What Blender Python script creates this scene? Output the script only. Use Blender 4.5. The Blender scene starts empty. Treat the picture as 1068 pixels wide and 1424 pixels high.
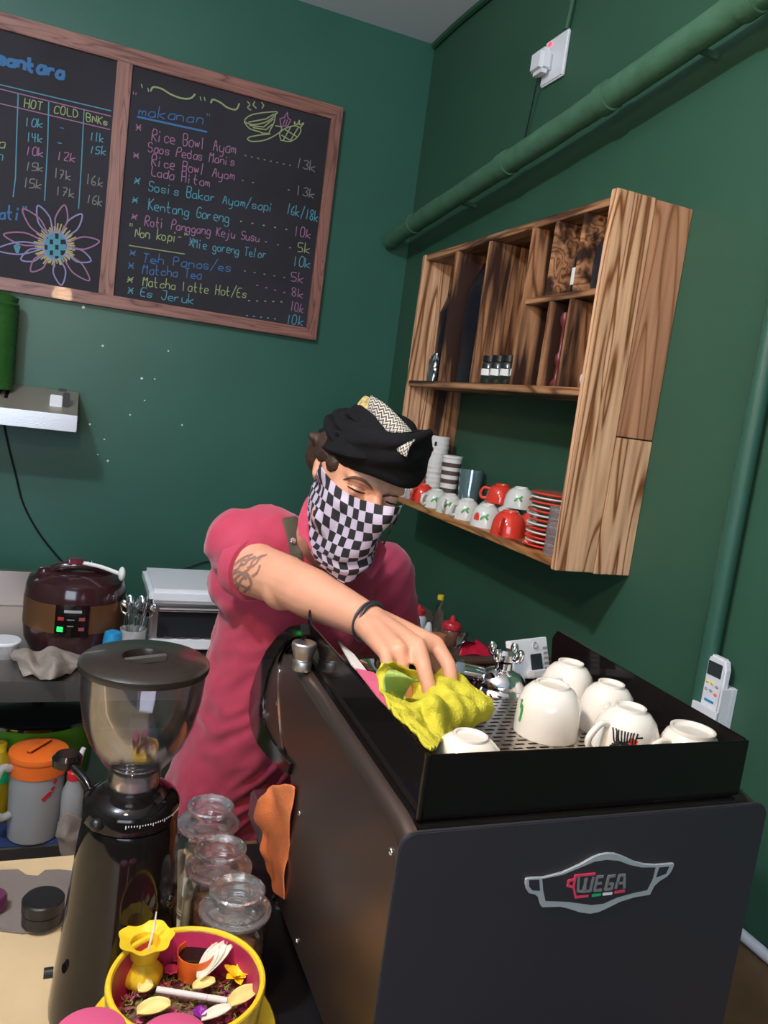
import bpy, bmesh, math, random
from math import sin, cos, pi, radians
from mathutils import Vector as V, Matrix, noise
from mathutils.bvhtree import BVHTree
random.seed(7)
S = bpy.context.scene
COL = S.collection
# ------------------------------------------------------------------ camera
F = 1100.0
MR = ((0.924700877274245, -0.3574825701324418, 0.13089881443216198),
      (0.073505824955985, -0.16971367995386524, -0.982748269158515),
      (0.3735306965508749, 0.9183700119712211, -0.13065733751380873))
RX, RY, RZ = [V(r) for r in MR]          # camera right, down, forward (world axes)
cd = bpy.data.cameras.new('camera'); cam = bpy.data.objects.new('camera', cd); COL.objects.link(cam)
cd.sensor_fit = 'VERTICAL'; cd.sensor_height = 36; cd.lens = F/1424*36; cd.clip_start = .02
cam.matrix_world = Matrix(((RX.x, -RY.x, -RZ.x, 0), (RX.y, -RY.y, -RZ.y, 0), (RX.z, -RY.z, -RZ.z, 0), (0, 0, 0, 1)))
S.camera = cam
# ------------------------------------------------------------------ world, lights, exposure
w = bpy.data.worlds.new('world'); S.world = w; w.use_nodes = True
w.node_tree.nodes['Background'].inputs[0].default_value = (.62, .76, 1, 1)
w.node_tree.nodes['Background'].inputs[1].default_value = .9
def area(name, loc, target, size, energy, color, size_y=None):
    l = bpy.data.lights.new(name, 'AREA'); l.energy = energy; l.color = color; l.size = size
    if size_y: l.shape = 'RECTANGLE'; l.size_y = size_y
    o = bpy.data.objects.new(name, l); COL.objects.link(o); o.location = loc
    o.rotation_euler = (V(target)-V(loc)).to_track_quat('-Z', 'Y').to_euler(); return o
def bulb(name, loc, r, energy, color):
    l = bpy.data.lights.new(name, 'POINT'); l.energy = energy; l.color = color; l.shadow_soft_size = r
    o = bpy.data.objects.new(name, l); COL.objects.link(o); o.location = loc; return o
bulb('ceiling_lamp_light', (-.75, .7, 1.22), .055, 104, (.86, .93, 1))
area('window_light', (-1.0, -2.2, .25), (.5, 2, -.1), 1.9, 46, (.72, .84, 1), 1.3)
bulb('counter_lamp_light', (-.12, .50, .45), .06, 27, (1, .62, .32))
S.view_settings.view_transform = 'Standard'; S.view_settings.look = 'None'
S.view_settings.gamma = 1; S.view_settings.use_curve_mapping = False; S.view_settings.exposure = 0.0

# ------------------------------------------------------------------ geometry of the photograph: pixel -> place on a plane
def ray(x, y): return RX*((x-534)/F)+RY*((y-712)/F)+RZ
def at(x, y, ax, val):
    r = ray(x, y); return r*(val/r['xyz'.index(ax)])
def dp(x, y, d): return ray(x, y)*d
XW, YW, ZC, ZF = 1.25, 3.194, 1.47, -1.75
ZT = -.90                                   # bar counter top

# ------------------------------------------------------------------ materials
MATS = {}
def mat(name, col, rough=.5, metal=0, coat=0, trans=0, ior=1.45, emit=0, bump=0, bscale=80, var=0, vscale=4, spec=.5, sss=0, alpha=1, sheen=0, stretch=(1, 1, 1)):
    if name in MATS: return MATS[name]
    m = bpy.data.materials.new(name); m.use_nodes = True; n = m.node_tree.nodes; L = m.node_tree.links
    b = n['Principled BSDF']; I = b.inputs
    I['Base Color'].default_value = (*col, 1); I['Roughness'].default_value = rough; I['Metallic'].default_value = metal
    I['Coat Weight'].default_value = coat; I['Transmission Weight'].default_value = trans; I['IOR'].default_value = ior
    I['Specular IOR Level'].default_value = spec; I['Alpha'].default_value = alpha
    if sheen: I['Sheen Weight'].default_value = sheen
    if sss: I['Subsurface Weight'].default_value = sss; I['Subsurface Radius'].default_value = (.02, .008, .005); I['Subsurface Scale'].default_value = .4
    if emit: I['Emission Color'].default_value = (*col, 1); I['Emission Strength'].default_value = emit
    tc = n.new('ShaderNodeTexCoord'); mp = n.new('ShaderNodeMapping'); mp.inputs['Scale'].default_value = stretch
    L.new(tc.outputs['Object'], mp.inputs['Vector'])
    if var:
        t = n.new('ShaderNodeTexNoise'); t.inputs['Scale'].default_value = vscale; t.inputs['Detail'].default_value = 6
        L.new(mp.outputs[0], t.inputs['Vector'])
        r = n.new('ShaderNodeValToRGB'); e = r.color_ramp.elements; e[0].position = .3; e[1].position = .7
        e[0].color = (*[max(0, c*(1-var)) for c in col], 1); e[1].color = (*[min(1, c*(1+var)) for c in col], 1)
        L.new(t.outputs['Fac'], r.inputs[0]); L.new(r.outputs[0], I['Base Color'])
    if bump:
        t = n.new('ShaderNodeTexNoise'); t.inputs['Scale'].default_value = bscale; t.inputs['Detail'].default_value = 4
        L.new(mp.outputs[0], t.inputs['Vector'])
        bu = n.new('ShaderNodeBump'); bu.inputs['Strength'].default_value = bump; bu.inputs['Distance'].default_value = .004
        L.new(t.outputs['Fac'], bu.inputs['Height']); L.new(bu.outputs[0], I['Normal'])
    MATS[name] = m; return m
def wood(name, axis, light=(.52, .26, .125), mid=(.22, .085, .035), dark=(.05, .018, .01), burn=.5, scale=1):
    """scorched pine: long distorted grain running along one axis"""
    m = bpy.data.materials.new(name); m.use_nodes = True; n = m.node_tree.nodes; L = m.node_tree.links
    b = n['Principled BSDF']; b.inputs['Roughness'].default_value = .5; b.inputs['Coat Weight'].default_value = .08
    tc = n.new('ShaderNodeTexCoord'); oi = n.new('ShaderNodeObjectInfo')
    ad = n.new('ShaderNodeVectorMath'); ad.operation = 'ADD'
    mu = n.new('ShaderNodeVectorMath'); mu.operation = 'SCALE'; mu.inputs['Scale'].default_value = 9
    cx = n.new('ShaderNodeCombineXYZ')
    for i in range(3): L.new(oi.outputs['Random'], cx.inputs[i])
    L.new(cx.outputs[0], mu.inputs[0]); L.new(tc.outputs['Object'], ad.inputs[0]); L.new(mu.outputs[0], ad.inputs[1])
    mp = n.new('ShaderNodeMapping'); sc = [20*scale]*3; sc['xyz'.index(axis)] = 1.5*scale; mp.inputs['Scale'].default_value = sc
    L.new(ad.outputs[0], mp.inputs['Vector'])
    t = n.new('ShaderNodeTexNoise'); t.inputs['Scale'].default_value = 1.0; t.inputs['Detail'].default_value = 1.2; t.inputs['Distortion'].default_value = .5
    L.new(mp.outputs[0], t.inputs['Vector'])
    k = n.new('ShaderNodeMath'); k.operation = 'MULTIPLY'; k.inputs[1].default_value = 15; L.new(t.outputs['Fac'], k.inputs[0])
    fr = n.new('ShaderNodeMath'); fr.operation = 'PINGPONG'; fr.inputs[1].default_value = 1; L.new(k.outputs[0], fr.inputs[0])
    r = n.new('ShaderNodeValToRGB'); e = r.color_ramp.elements
    e[0].position = 0; e[0].color = (*[c*.55 for c in mid], 1); e[1].position = 1; e[1].color = (*light, 1)
    x = r.color_ramp.elements.new(.16); x.color = (*mid, 1); x = r.color_ramp.elements.new(.42); x.color = (*[(a*.75+c*.25) for a, c in zip(light, mid)], 1)
    L.new(fr.outputs[0], r.inputs[0])
    f2 = n.new('ShaderNodeTexNoise'); f2.inputs['Scale'].default_value = 1; f2.inputs['Detail'].default_value = 5
    mp2 = n.new('ShaderNodeMapping'); sc2 = [70*scale]*3; sc2['xyz'.index(axis)] = 3*scale; mp2.inputs['Scale'].default_value = sc2
    L.new(ad.outputs[0], mp2.inputs['Vector']); L.new(mp2.outputs[0], f2.inputs['Vector'])
    m1 = n.new('ShaderNodeMix'); m1.data_type = 'RGBA'; m1.blend_type = 'MULTIPLY'; m1.inputs[0].default_value = .55
    rr = n.new('ShaderNodeValToRGB'); q = rr.color_ramp.elements; q[0].position = .35; q[0].color = (.45, .38, .33, 1); q[1].position = .6; q[1].color = (1, 1, 1, 1)
    L.new(f2.outputs['Fac'], rr.inputs[0]); L.new(r.outputs[0], m1.inputs[6]); L.new(rr.outputs[0], m1.inputs[7])
    mp3 = n.new('ShaderNodeMapping'); sc3 = [24*scale]*3; sc3['xyz'.index(axis)] = 2.6*scale; mp3.inputs['Scale'].default_value = sc3
    L.new(ad.outputs[0], mp3.inputs['Vector'])
    b3 = n.new('ShaderNodeTexNoise'); b3.inputs['Scale'].default_value = 1; b3.inputs['Detail'].default_value = 3; L.new(mp3.outputs[0], b3.inputs['Vector'])
    r3 = n.new('ShaderNodeValToRGB'); q = r3.color_ramp.elements; q[0].position = .66-burn*.26; q[0].color = (0, 0, 0, 1); q[1].position = .80-burn*.24; q[1].color = (1, 1, 1, 1)
    L.new(b3.outputs['Fac'], r3.inputs[0])
    m2 = n.new('ShaderNodeMix'); m2.data_type = 'RGBA'; L.new(r3.outputs[0], m2.inputs[0]); L.new(m1.outputs[2], m2.inputs[6]); m2.inputs[7].default_value = (*dark, 1)
    L.new(m2.outputs[2], b.inputs['Base Color'])
    bu = n.new('ShaderNodeBump'); bu.inputs['Strength'].default_value = .25; bu.inputs['Distance'].default_value = .003
    L.new(f2.outputs['Fac'], bu.inputs['Height']); L.new(bu.outputs[0], b.inputs['Normal'])
    MATS[name] = m; return m
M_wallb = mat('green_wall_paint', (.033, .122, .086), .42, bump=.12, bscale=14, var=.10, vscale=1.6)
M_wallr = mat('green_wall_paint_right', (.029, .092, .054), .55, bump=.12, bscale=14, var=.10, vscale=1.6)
M_ceil = mat('ceiling_paint', (.74, .78, .88), .8, bump=.1, bscale=30)
M_floor = mat('floor_tile', (.20, .16, .13), .5, var=.2)
M_pipe = mat('green_pipe_paint', (.06, .15, .085), .55, bump=.35, bscale=60, var=.15, vscale=20)
M_pipe2 = mat('green_pipe_paint_teal', (.030, .10, .068), .45)
M_white = mat('white_plastic', (.78, .80, .84), .35)
M_grey = mat('grey_plastic', (.35, .36, .38), .4)
M_blk = mat('black_plastic', (.012, .011, .012), .35)
M_blkg = mat('black_gloss', (.008, .006, .006), .07)
M_rear = mat('black_satin_panel', (.030, .028, .034), .48)
M_side = mat('dark_bronze_sheet', (.17, .12, .098), .30, metal=.85)
M_chrome = mat('chrome', (.85, .85, .87), .08, metal=1)
M_steel = mat('brushed_steel', (.55, .55, .56), .3, metal=1, bump=.05, bscale=200)
M_alum = mat('aluminium', (.62, .60, .58), .4, metal=1)
M_cer = mat('cream_ceramic', (.83, .78, .70), .12, coat=.5)
M_cer2 = mat('white_ceramic', (.72, .72, .66), .15, coat=.5)
M_redc = mat('red_ceramic', (.72, .05, .03), .14, coat=.5)
M_redp = mat('red_plastic', (.65, .03, .04), .3)
M_glass = mat('clear_glass', (.96, .98, .98), .02, trans=1, ior=1.46)
def thin(name, tint, body, fres=.55, rough=.03, base=.08):
    m = bpy.data.materials.new(name); m.use_nodes = True; n = m.node_tree.nodes; L = m.node_tree.links; out = n['Material Output']; n.remove(n['Principled BSDF'])
    tr = n.new('ShaderNodeBsdfTransparent'); tr.inputs[0].default_value = (*tint, 1); gl = n.new('ShaderNodeBsdfGlossy'); gl.inputs[0].default_value = (1, 1, 1, 1); gl.inputs['Roughness'].default_value = rough
    df = n.new('ShaderNodeBsdfDiffuse'); df.inputs[0].default_value = (.9, .9, .9, 1); lw = n.new('ShaderNodeLayerWeight'); lw.inputs[0].default_value = fres
    m1 = n.new('ShaderNodeMixShader'); m1.inputs[0].default_value = body; L.new(tr.outputs[0], m1.inputs[1]); L.new(df.outputs[0], m1.inputs[2])
    k = n.new('ShaderNodeMath'); k.operation = 'MULTIPLY_ADD'; k.inputs[1].default_value = .75; k.inputs[2].default_value = base; L.new(lw.outputs['Fresnel'], k.inputs[0])
    m2 = n.new('ShaderNodeMixShader'); L.new(k.outputs[0], m2.inputs[0]); L.new(m1.outputs[0], m2.inputs[1]); L.new(gl.outputs[0], m2.inputs[2]); L.new(m2.outputs[0], out.inputs[0]); MATS[name] = m; return m
M_hop = thin('hopper_plastic', (.985, .955, .97), .012, .30, base=.025)
M_jarg = thin('jar_glass', (.97, .97, .95), .02, .25); M_lidg = thin('jar_lid_glass', (.95, .95, .93), .12, .5, .02)
M_frost = mat('frosted_plastic', (.80, .80, .80), .28, trans=.6, ior=1.3)
M_yel = mat('yellow_plastic', (.86, .60, .03), .35)
M_org = mat('orange_plastic', (.90, .17, .025), .35)
M_pink = mat('magenta_plastic', (.62, .04, .14), .35, var=.1)
M_blue = mat('blue_plastic', (.02, .25, .5), .3)
M_grn = mat('green_enamel', (.10, .30, .025), .25, coat=.4)
M_leafgreen = mat('leaf_green', (.06, .30, .07), .4)
M_brown = mat('brown_plastic', (.038, .012, .014), .14, coat=.6)
M_bronze = mat('bronze_band', (.22, .10, .045), .3, metal=.6)
M_board = mat('chalkboard', (.020, .017, .025), .75, var=.35, vscale=3)
M_fabblk = mat('black_cloth', (.005, .005, .006), .9, bump=.3, bscale=400, spec=.2)
M_shirt = mat('rose_shirt_cotton', (.43, .035, .080), .8, bump=.15, bscale=500, sheen=.25)
M_skin = mat('skin', (.68, .335, .215), .5, sss=.15, var=.07, vscale=18, bump=.06, bscale=160)
M_hair = mat('dark_hair', (.035, .017, .010), .6, bump=.6, bscale=150)
M_olive = mat('olive_canvas', (.075, .065, .045), .8, bump=.2, bscale=500)
M_lime = mat('lime_microfibre', (.56, .51, .05), 1, bump=.6, bscale=300, spec=.1, var=.08, vscale=20)
M_limeg = mat('green_microfibre', (.30, .42, .10), .95, bump=.5, bscale=420)
M_ragg = mat('grey_rag', (.33, .27, .23), .95, bump=.4, bscale=300, var=.12, vscale=20)
M_orag = mat('orange_rag', (.80, .22, .07), .95, bump=.4, bscale=300, var=.08, vscale=20)
M_cream = mat('cream_laminate', (.62, .46, .26), .4, var=.08, vscale=6)
M_mat = mat('grey_rubber_mat', (.17, .14, .12), .8, bump=.15, bscale=80)
M_dwood = mat('dull_brown_top', (.16, .085, .04), .4, var=.3, vscale=9)
M_cof = mat('coffee_beans', (.045, .018, .010), .45, bump=.8, bscale=120)
M_cofl = mat('black_coffee', (.010, .005, .004), .08)
M_paper = mat('white_paper', (.80, .79, .76), .8)
M_tattoo = mat('tattoo_ink', (.23, .13, .10), .6)
M_foil = mat('crumpled_foil', (.7, .7, .72), .2, metal=1, bump=1, bscale=60)
M_bag = mat('black_foil_bag', (.008, .009, .013), .25, bump=.6, bscale=14)
M_frame = wood('rosy_frame_wood', 'x', (.34, .15, .115), (.26, .10, .08), (.10, .05, .04), .1, 1.3)
M_framez = wood('rosy_frame_wood_upright', 'z', (.34, .15, .115), (.26, .10, .08), (.10, .05, .04), .1, 1.3)
WY = wood('scorched_pine_y', 'y', burn=.85, dark=(.035, .014, .008)); WZ = wood('scorched_pine_z', 'z', burn=.95, dark=(.035, .014, .008))
WZL = wood('light_pine_z', 'z', (.86, .52, .30), (.36, .14, .05), (.12, .04, .02), .12, 1.0)
WZR = wood('reddish_pine_z', 'z', (.62, .31, .17), (.48, .21, .10), (.16, .05, .03), .2, .6)
WYL = wood('light_pine_y', 'y', (.60, .27, .09), (.40, .15, .045), (.08, .03, .015), .35, 1)

# ------------------------------------------------------------------ mesh helpers
class MB:
    def __init__(s): s.v = []; s.f = []
    def add(s, vs, fs):
        o = len(s.v); s.v += [V(p) for p in vs]; s.f += [tuple(i+o for i in f) for f in fs]; return s
    def box(s, a, b, R=None, c=None):
        x0, y0, z0 = a; x1, y1, z1 = b
        vs = [V(p) for p in ((x0, y0, z0), (x1, y0, z0), (x1, y1, z0), (x0, y1, z0), (x0, y0, z1), (x1, y0, z1), (x1, y1, z1), (x0, y1, z1))]
        if R: vs = [R @ p + (V(c) if c else V()) for p in vs]
        return s.add(vs, [(0, 3, 2, 1), (4, 5, 6, 7), (0, 1, 5, 4), (1, 2, 6, 5), (2, 3, 7, 6), (3, 0, 4, 7)])
    def rings(s, rs, cap0=True, cap1=True, close=True):
        n = len(rs[0]); vs = [p for r in rs for p in r]; fs = []
        for i in range(len(rs)-1):
            for j in range(n if close else n-1):
                k = (j+1) % n; fs.append((i*n+j, i*n+k, (i+1)*n+k, (i+1)*n+j))
        if cap0: fs.append(tuple(range(n-1, -1, -1)))
        if cap1: fs.append(tuple((len(rs)-1)*n+j for j in range(n)))
        return s.add(vs, fs)
    def lathe(s, prof, c=(0, 0, 0), n=32, axis=(0, 0, 1), sx=1, sy=1, cap=(True, True)):
        q = V(axis).normalized().to_track_quat('Z', 'Y'); c = V(c)
        return s.rings([[c+q @ V((r*cos(2*pi*j/n)*sx, r*sin(2*pi*j/n)*sy, z)) for j in range(n)] for r, z in prof], *cap)
    def cyl(s, p, q, r, r2=None, n=16):
        p, q = V(p), V(q); return s.lathe([(r, 0), (r if r2 is None else r2, (q-p).length)], p, n, q-p)
    def tube(s, pts, r, n=8, cap=True):
        pts = [V(p) for p in pts]; rs = []; up = None
        for i, p in enumerate(pts):
            t = (pts[min(i+1, len(pts)-1)]-pts[max(i-1, 0)]).normalized()
            if up is None: up = t.orthogonal().normalized()
            up = (up-t*up.dot(t)).normalized(); sd = t.cross(up)
            rr = r[i] if isinstance(r, (list, tuple)) else r
            rs.append([p+up*rr*cos(2*pi*j/n)+sd*rr*sin(2*pi*j/n) for j in range(n)])
        return s.rings(rs, cap, cap)
    def torus(s, c, R, r, axis=(0, 0, 1), n=28, m=8, sx=1, sy=1):
        q = V(axis).normalized().to_track_quat('Z', 'Y'); c = V(c); vs = []; fs = []
        for i in range(n):
            a = 2*pi*i/n
            for j in range(m):
                b = 2*pi*j/m; vs.append(c+q @ V(((R+r*cos(b))*cos(a)*sx, (R+r*cos(b))*sin(a)*sy, r*sin(b))))
        for i in range(n):
            for j in range(m): fs.append((i*m+j, ((i+1) % n)*m+j, ((i+1) % n)*m+(j+1) % m, i*m+(j+1) % m))
        return s.add(vs, fs)
    def ball(s, c, r, n=16, m=10, R=None):
        c = V(c); r = V((r, r, r)) if isinstance(r, (int, float)) else V(r); rs = []
        for i in range(m+1):
            a = pi*(i/m); a = min(max(a, .02), pi-.02)
            rs.append([V((r.x*sin(a)*cos(2*pi*j/n), r.y*sin(a)*sin(2*pi*j/n), -r.z*cos(a))) for j in range(n)])
        if R: rs = [[R @ p for p in q] for q in rs]
        return s.rings([[c+p for p in q] for q in rs])
    def capsule(s, p, q, r, r2, n=16):
        p, q = V(p), V(q); L = (q-p).length; prof = []
        for i in range(7): a = -pi/2+pi/2*i/6; prof.append((max(r*cos(a), .0004), r*sin(a)))
        for i in range(7): a = pi/2*i/6; prof.append((max(r2*cos(a), .0004), L+r2*sin(a)))
        return s.lathe(prof, p, n, q-p)
    def prism(s, poly, d):
        """polygon (3D points) extruded by vector d"""
        poly = [V(p) for p in poly]; n = len(poly); d = V(d)
        return s.add(poly+[p+d for p in poly], [tuple(range(n-1, -1, -1)), tuple(range(n, 2*n))]+[(i, (i+1) % n, n+(i+1) % n, n+i) for i in range(n)])
    def grid(s, P):
        n = len(P[0]); return s.add([p for r in P for p in r], [(i*n+j, i*n+j+1, (i+1)*n+j+1, (i+1)*n+j) for i in range(len(P)-1) for j in range(n-1)])
    def ribbon(s, pts, nor, w, t=0.0):
        """flat stroke of width w lying in the plane with normal nor"""
        nor = V(nor)
        for k, (a, b) in enumerate(zip(pts, pts[1:])):
            a, b = V(a)+nor*k*.00008, V(b)+nor*k*.00008; d = (b-a)
            if d.length < 1e-6: continue
            d.normalize(); sd = d.cross(nor).normalized()*w/2; e = d*w*.25
            q = [a-e-sd, b+e-sd, b+e+sd, a-e+sd]
            if t: s.prism(q, nor*t)
            else: s.add(q, [(0, 1, 2, 3)])
        return s
    def mesh(s, name='m'):
        me = bpy.data.meshes.new(name); me.from_pydata([tuple(p) for p in s.v], [], s.f); return me
def tag(o, label=None, cat=None, group=None, kind=None):
    if label: o['label'] = label
    if cat: o['category'] = cat
    if group: o['group'] = group
    if kind: o['kind'] = kind
    return o
def wloc(o):
    l = V()
    while o: l += o.location; o = o.parent
    return l
def link(name, me, m, parent=None, smooth=True, ang=40, bevel=0):
    """vertices in world coordinates; the child is moved back by its parent's place"""
    o = bpy.data.objects.new(name, me); COL.objects.link(o)
    me.name = name
    if m and not me.materials: me.materials.append(m)
    if parent:
        o.parent = parent; me.transform(Matrix.Translation(-wloc(parent)))
    b = bmesh.new(); b.from_mesh(me); bmesh.ops.recalc_face_normals(b, faces=b.faces)
    if bevel:
        es = [e for e in b.edges if len(e.link_faces) == 2 and e.calc_face_angle(0) > radians(35)]
        bmesh.ops.bevel(b, geom=es, offset=bevel, segments=2, affect='EDGES', clamp_overlap=True)
    if smooth:
        for f in b.faces: f.smooth = True
        for e in b.edges:
            if len(e.link_faces) == 2 and e.calc_face_angle(0) > radians(ang): e.smooth = False
    b.to_mesh(me); b.free()
    return o
def build(mb, name, m, parent=None, **k):
    return link(name, mb.mesh(name), m, parent, **k)
def single(mb, name, m, label, cat, group=None, base=None, **k):
    """a thing that is one mesh, origin at its base"""
    o = build(mb, name, m, None, **k)
    if base is None:
        vs = mb.v; base = V(((min(p.x for p in vs)+max(p.x for p in vs))/2, (min(p.y for p in vs)+max(p.y for p in vs))/2, min(p.z for p in vs)))
    o.data.transform(Matrix.Translation(-V(base))); o.location = base
    return tag(o, label, cat, group)
def thing(name, label, cat, loc=(0, 0, 0), group=None):
    o = bpy.data.objects.new(name, None); COL.objects.link(o); o.location = loc; o.empty_display_size = .05
    return tag(o, label, cat, group)
def dup(root, loc, rz=None, label=None, group=None, rot=None, scale=None):
    r = root.copy(); COL.objects.link(r); r.location = loc
    if rz is not None: r.rotation_euler = (0, 0, rz)
    if rot: r.rotation_euler = rot
    if scale: r.scale = scale
    if label: r['label'] = label
    if group: r['group'] = group
    for ch in list(root.children):
        c = ch.copy(); COL.objects.link(c); c.parent = r
        for g in list(ch.children):
            d = g.copy(); COL.objects.link(d); d.parent = c
    return r
def struct(mb, name, m, **k): return tag(build(mb, name, m, None, **k), kind='structure')
def cat(p, t):
    """catmull-rom through list p at t in 0..1"""
    n = len(p)-1; u = min(max(t, 0), 1)*n; i = min(int(u), n-1); u -= i
    a, b, c, d = p[max(i-1, 0)], p[i], p[i+1], p[min(i+2, n)]
    return (b*2+(c-a)*u+(a*2-b*5+c*4-d)*u*u+(b*3-a-c*3+d)*u*u*u)*.5
def curve(pts, n): pts = [V(p) for p in pts]; return [cat(pts, i/n) for i in range(n+1)]
def patch(ctrl, nu, nv):
    """smooth surface through a grid of points: rows v, columns u"""
    out = []
    cols = [[cat([V(p) for p in row], i/nu) for i in range(nu+1)] for row in ctrl]
    for j in range(nv+1):
        out.append([cat([cols[r][i] for r in range(len(cols))], j/nv) for i in range(nu+1)])
    return out
def modded(mb, mods):
    me = mb.mesh('tmp') if isinstance(mb, MB) else mb; o = bpy.data.objects.new('tmp', me); COL.objects.link(o)
    for t, kw in mods:
        md = o.modifiers.new(t, t)
        for k, v in kw.items(): setattr(md, k, v)
    dg = bpy.context.evaluated_depsgraph_get(); dg.update()
    r = bpy.data.meshes.new_from_object(o.evaluated_get(dg), depsgraph=dg)
    bpy.data.objects.remove(o); return r
def fuse(mb, voxel, smooth=4, fac=.5):
    b = mb.mesh('t'); q = bmesh.new(); q.from_mesh(b); bmesh.ops.recalc_face_normals(q, faces=q.faces); q.to_mesh(b); q.free()
    return modded(b, [('REMESH', dict(mode='VOXEL', voxel_size=voxel)), ('SMOOTH', dict(factor=fac, iterations=smooth))])
def cloth(P, thick, sub=1):
    """solid cloth from a patch"""
    me = MB().grid(P).mesh('t')
    return modded(me, [('SOLIDIFY', dict(thickness=thick, offset=0)), ('SUBSURF', dict(levels=sub, render_levels=sub))])
# ================================================================== THE ROOM
struct(MB().box((-2.6, YW, ZF), (XW+.1, YW+.1, ZC)), 'wall_back', M_wallb, smooth=False)
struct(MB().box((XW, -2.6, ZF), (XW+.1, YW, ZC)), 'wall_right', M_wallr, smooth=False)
struct(MB().box((-2.7, -2.6, ZF), (-2.6, YW+.1, ZC)), 'wall_left', M_wallb, smooth=False)
fr = MB()
for a, b in (((-2.7, -2.7, ZF), (-2.0, -2.6, ZC)), ((.35, -2.7, ZF), (XW+.1, -2.6, ZC)), ((-2.0, -2.7, ZF), (.35, -2.6, -.55)), ((-2.0, -2.7, 1.1), (.35, -2.6, ZC))): fr.box(a, b)
struct(fr, 'wall_front', M_wallb, smooth=False)
wf = MB()
for a, b in (((-2.0, -2.68, -.55), (.35, -2.62, -.49)), ((-2.0, -2.68, 1.04), (.35, -2.62, 1.1)), ((-2.0, -2.68, -.49), (-1.94, -2.62, 1.04)), ((.29, -2.68, -.49), (.35, -2.62, 1.04)), ((-.85, -2.68, -.49), (-.79, -2.62, 1.04))): wf.box(a, b)
struct(wf, 'window_1', M_white, smooth=False)
struct(MB().box((-2.7, -2.7, ZF-.05), (XW+.1, YW+.1, ZF)), 'floor', M_floor, smooth=False)
struct(MB().box((-2.7, -2.7, ZC), (XW+.1, YW+.1, ZC+.05)), 'ceiling', M_ceil, smooth=False)
# thin strip of rough trim running along the top of the right wall
pr = [V((XW-.012, y, ZC-.012+.004*sin(y*9))) for y in [YW-.02-i*.09 for i in range(36)]]
struct(MB().tube(pr, .012, 6), 'trim_1', M_wallr)
# paint specks and chips on the back wall
sp = MB()
for (x, y, r) in [(143, 481, 2), (197, 526, 2.2), (215, 527, 1.4), (201, 557, 1.4), (181, 577, 1.6), (234, 488, 1.6), (253, 591, 1.8), (145, 611, 1.5), (125, 590, 2), (150, 641, 2), (136, 632, 1.4), (116, 427, 2.6)]:
    c = at(x, y, 'y', YW-.0015); q = r*.0021
    sp.add([c+V((cos(a)*q*(1+.4*sin(3*a+x)), 0, sin(a)*q)) for a in [i*pi/4 for i in range(8)]], [tuple(range(8))])
o = build(sp, 'paint_speck', M_white, bpy.data.objects['wall_back'], smooth=False); tag(o, 'pale chips and specks on the green paint', kind='stuff')

# ------------------------------------------------------------------ chalk lettering: single-stroke hand
G = {'a':"47 17 05 04 13 33 44 47 43",'b':"0b 03 33 44 46 37 06",'c':"46 37 17 06 04 13 33 44",'d':"46 37 17 06 04 13 33 44 4b 43",'e':"05 45 46 37 17 06 04 13 43",
'g':"46 37 17 06 04 13 33 44 47 41 30 10 01",'h':"0b 03 06 17 37 46 43",'i':"17 13/19 1a",'j':"27 21 10 00/29 2a",'k':"0b 03/47 05 43",'l':"1b 13",'m':"07 03 06 17 26 23 26 37 46 43",
'n':"07 03 06 17 37 46 43",'o':"17 06 04 13 33 44 46 37 17",'p':"07 00 06 17 37 46 44 33 04",'r':"07 03 05 17 37",'s':"46 37 17 06 15 35 44 33 13 04",'t':"1b 14 23 33/07 37",'u':"07 04 13 33 44 47 43",
'w':"07 13 27 33 47",'y':"07 04 13 33 44 47 41 30 10",'B':"0b 03 33 44 46 37 07 37 48 4a 3b 0b",'R':"03 0b 3b 4a 48 37 07 43",'P':"03 0b 3b 4a 48 37 07",'A':"03 2b 43/16 36",'S':"4a 3b 1b 0a 08 17 37 46 44 33 13 04",
'L':"0b 03 43",'K':"0b 03/4b 07 43",'G':"4a 3b 1b 09 05 13 33 44 47 27",'N':"03 0b 43 4b",'M':"03 0b 27 4b 43",'T':"0b 4b/2b 23",'E':"4b 0b 03 43/07 37",'J':"4b 45 33 13 05/1b 4b",'H':"0b 03/4b 43/07 47",
'O':"1b 09 05 13 33 45 49 3b 1b",'C':"4a 3b 1b 09 05 13 33 44",'D':"0b 03 23 45 49 2b 0b",'0':"1b 09 05 13 33 45 49 3b 1b",'1':"2b 23",'2':"0a 1b 3b 49 03 43",'3':"0a 2b 4a 38 27 46 44 23 04",
'4':"0b 07 47/3b 33",'5':"4b 0b 07 37 46 44 33 03",'6':"3b 08 04 13 33 45 36 06",'7':"0b 4b 13/17 37",'8':"27 09 1b 3b 49 27 05 13 33 45 27",'-':"07 37",'/':"02 4c",'"':"0c 0a/2c 2a",'*':"07 47/0a 44/04 4a",'.':"13 24"}
def chaikin(p):
    if len(p) < 3: return p
    o = [p[0]]
    for a, b in zip(p, p[1:]): o += [a*.75+b*.25, a*.25+b*.75]
    return o+[p[-1]]
YB = YW-.0245                                   # face of the chalkboard
MC = {k: mat('chalk_'+k, c, .9) for k, c in dict(pink=(.34, .16, .28), blue=(.06, .17, .36), cyan=(.10, .30, .38), green=(.32, .38, .18), grey=(.22, .22, .20), violet=(.28, .25, .46), yellow=(.42, .40, .18)).items()}
def W(x, y, crop): ox, oy, s = crop; return at(ox+x/s, oy+y/s, 'y', YB)
R2 = (160, 80, 3.3375); R1 = (0, 60, 3.953)
board = thing('menu_board', 'framed chalkboard menu with rosy wood frame high on the green back wall', 'menu board', (.3, YW, .23))
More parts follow.
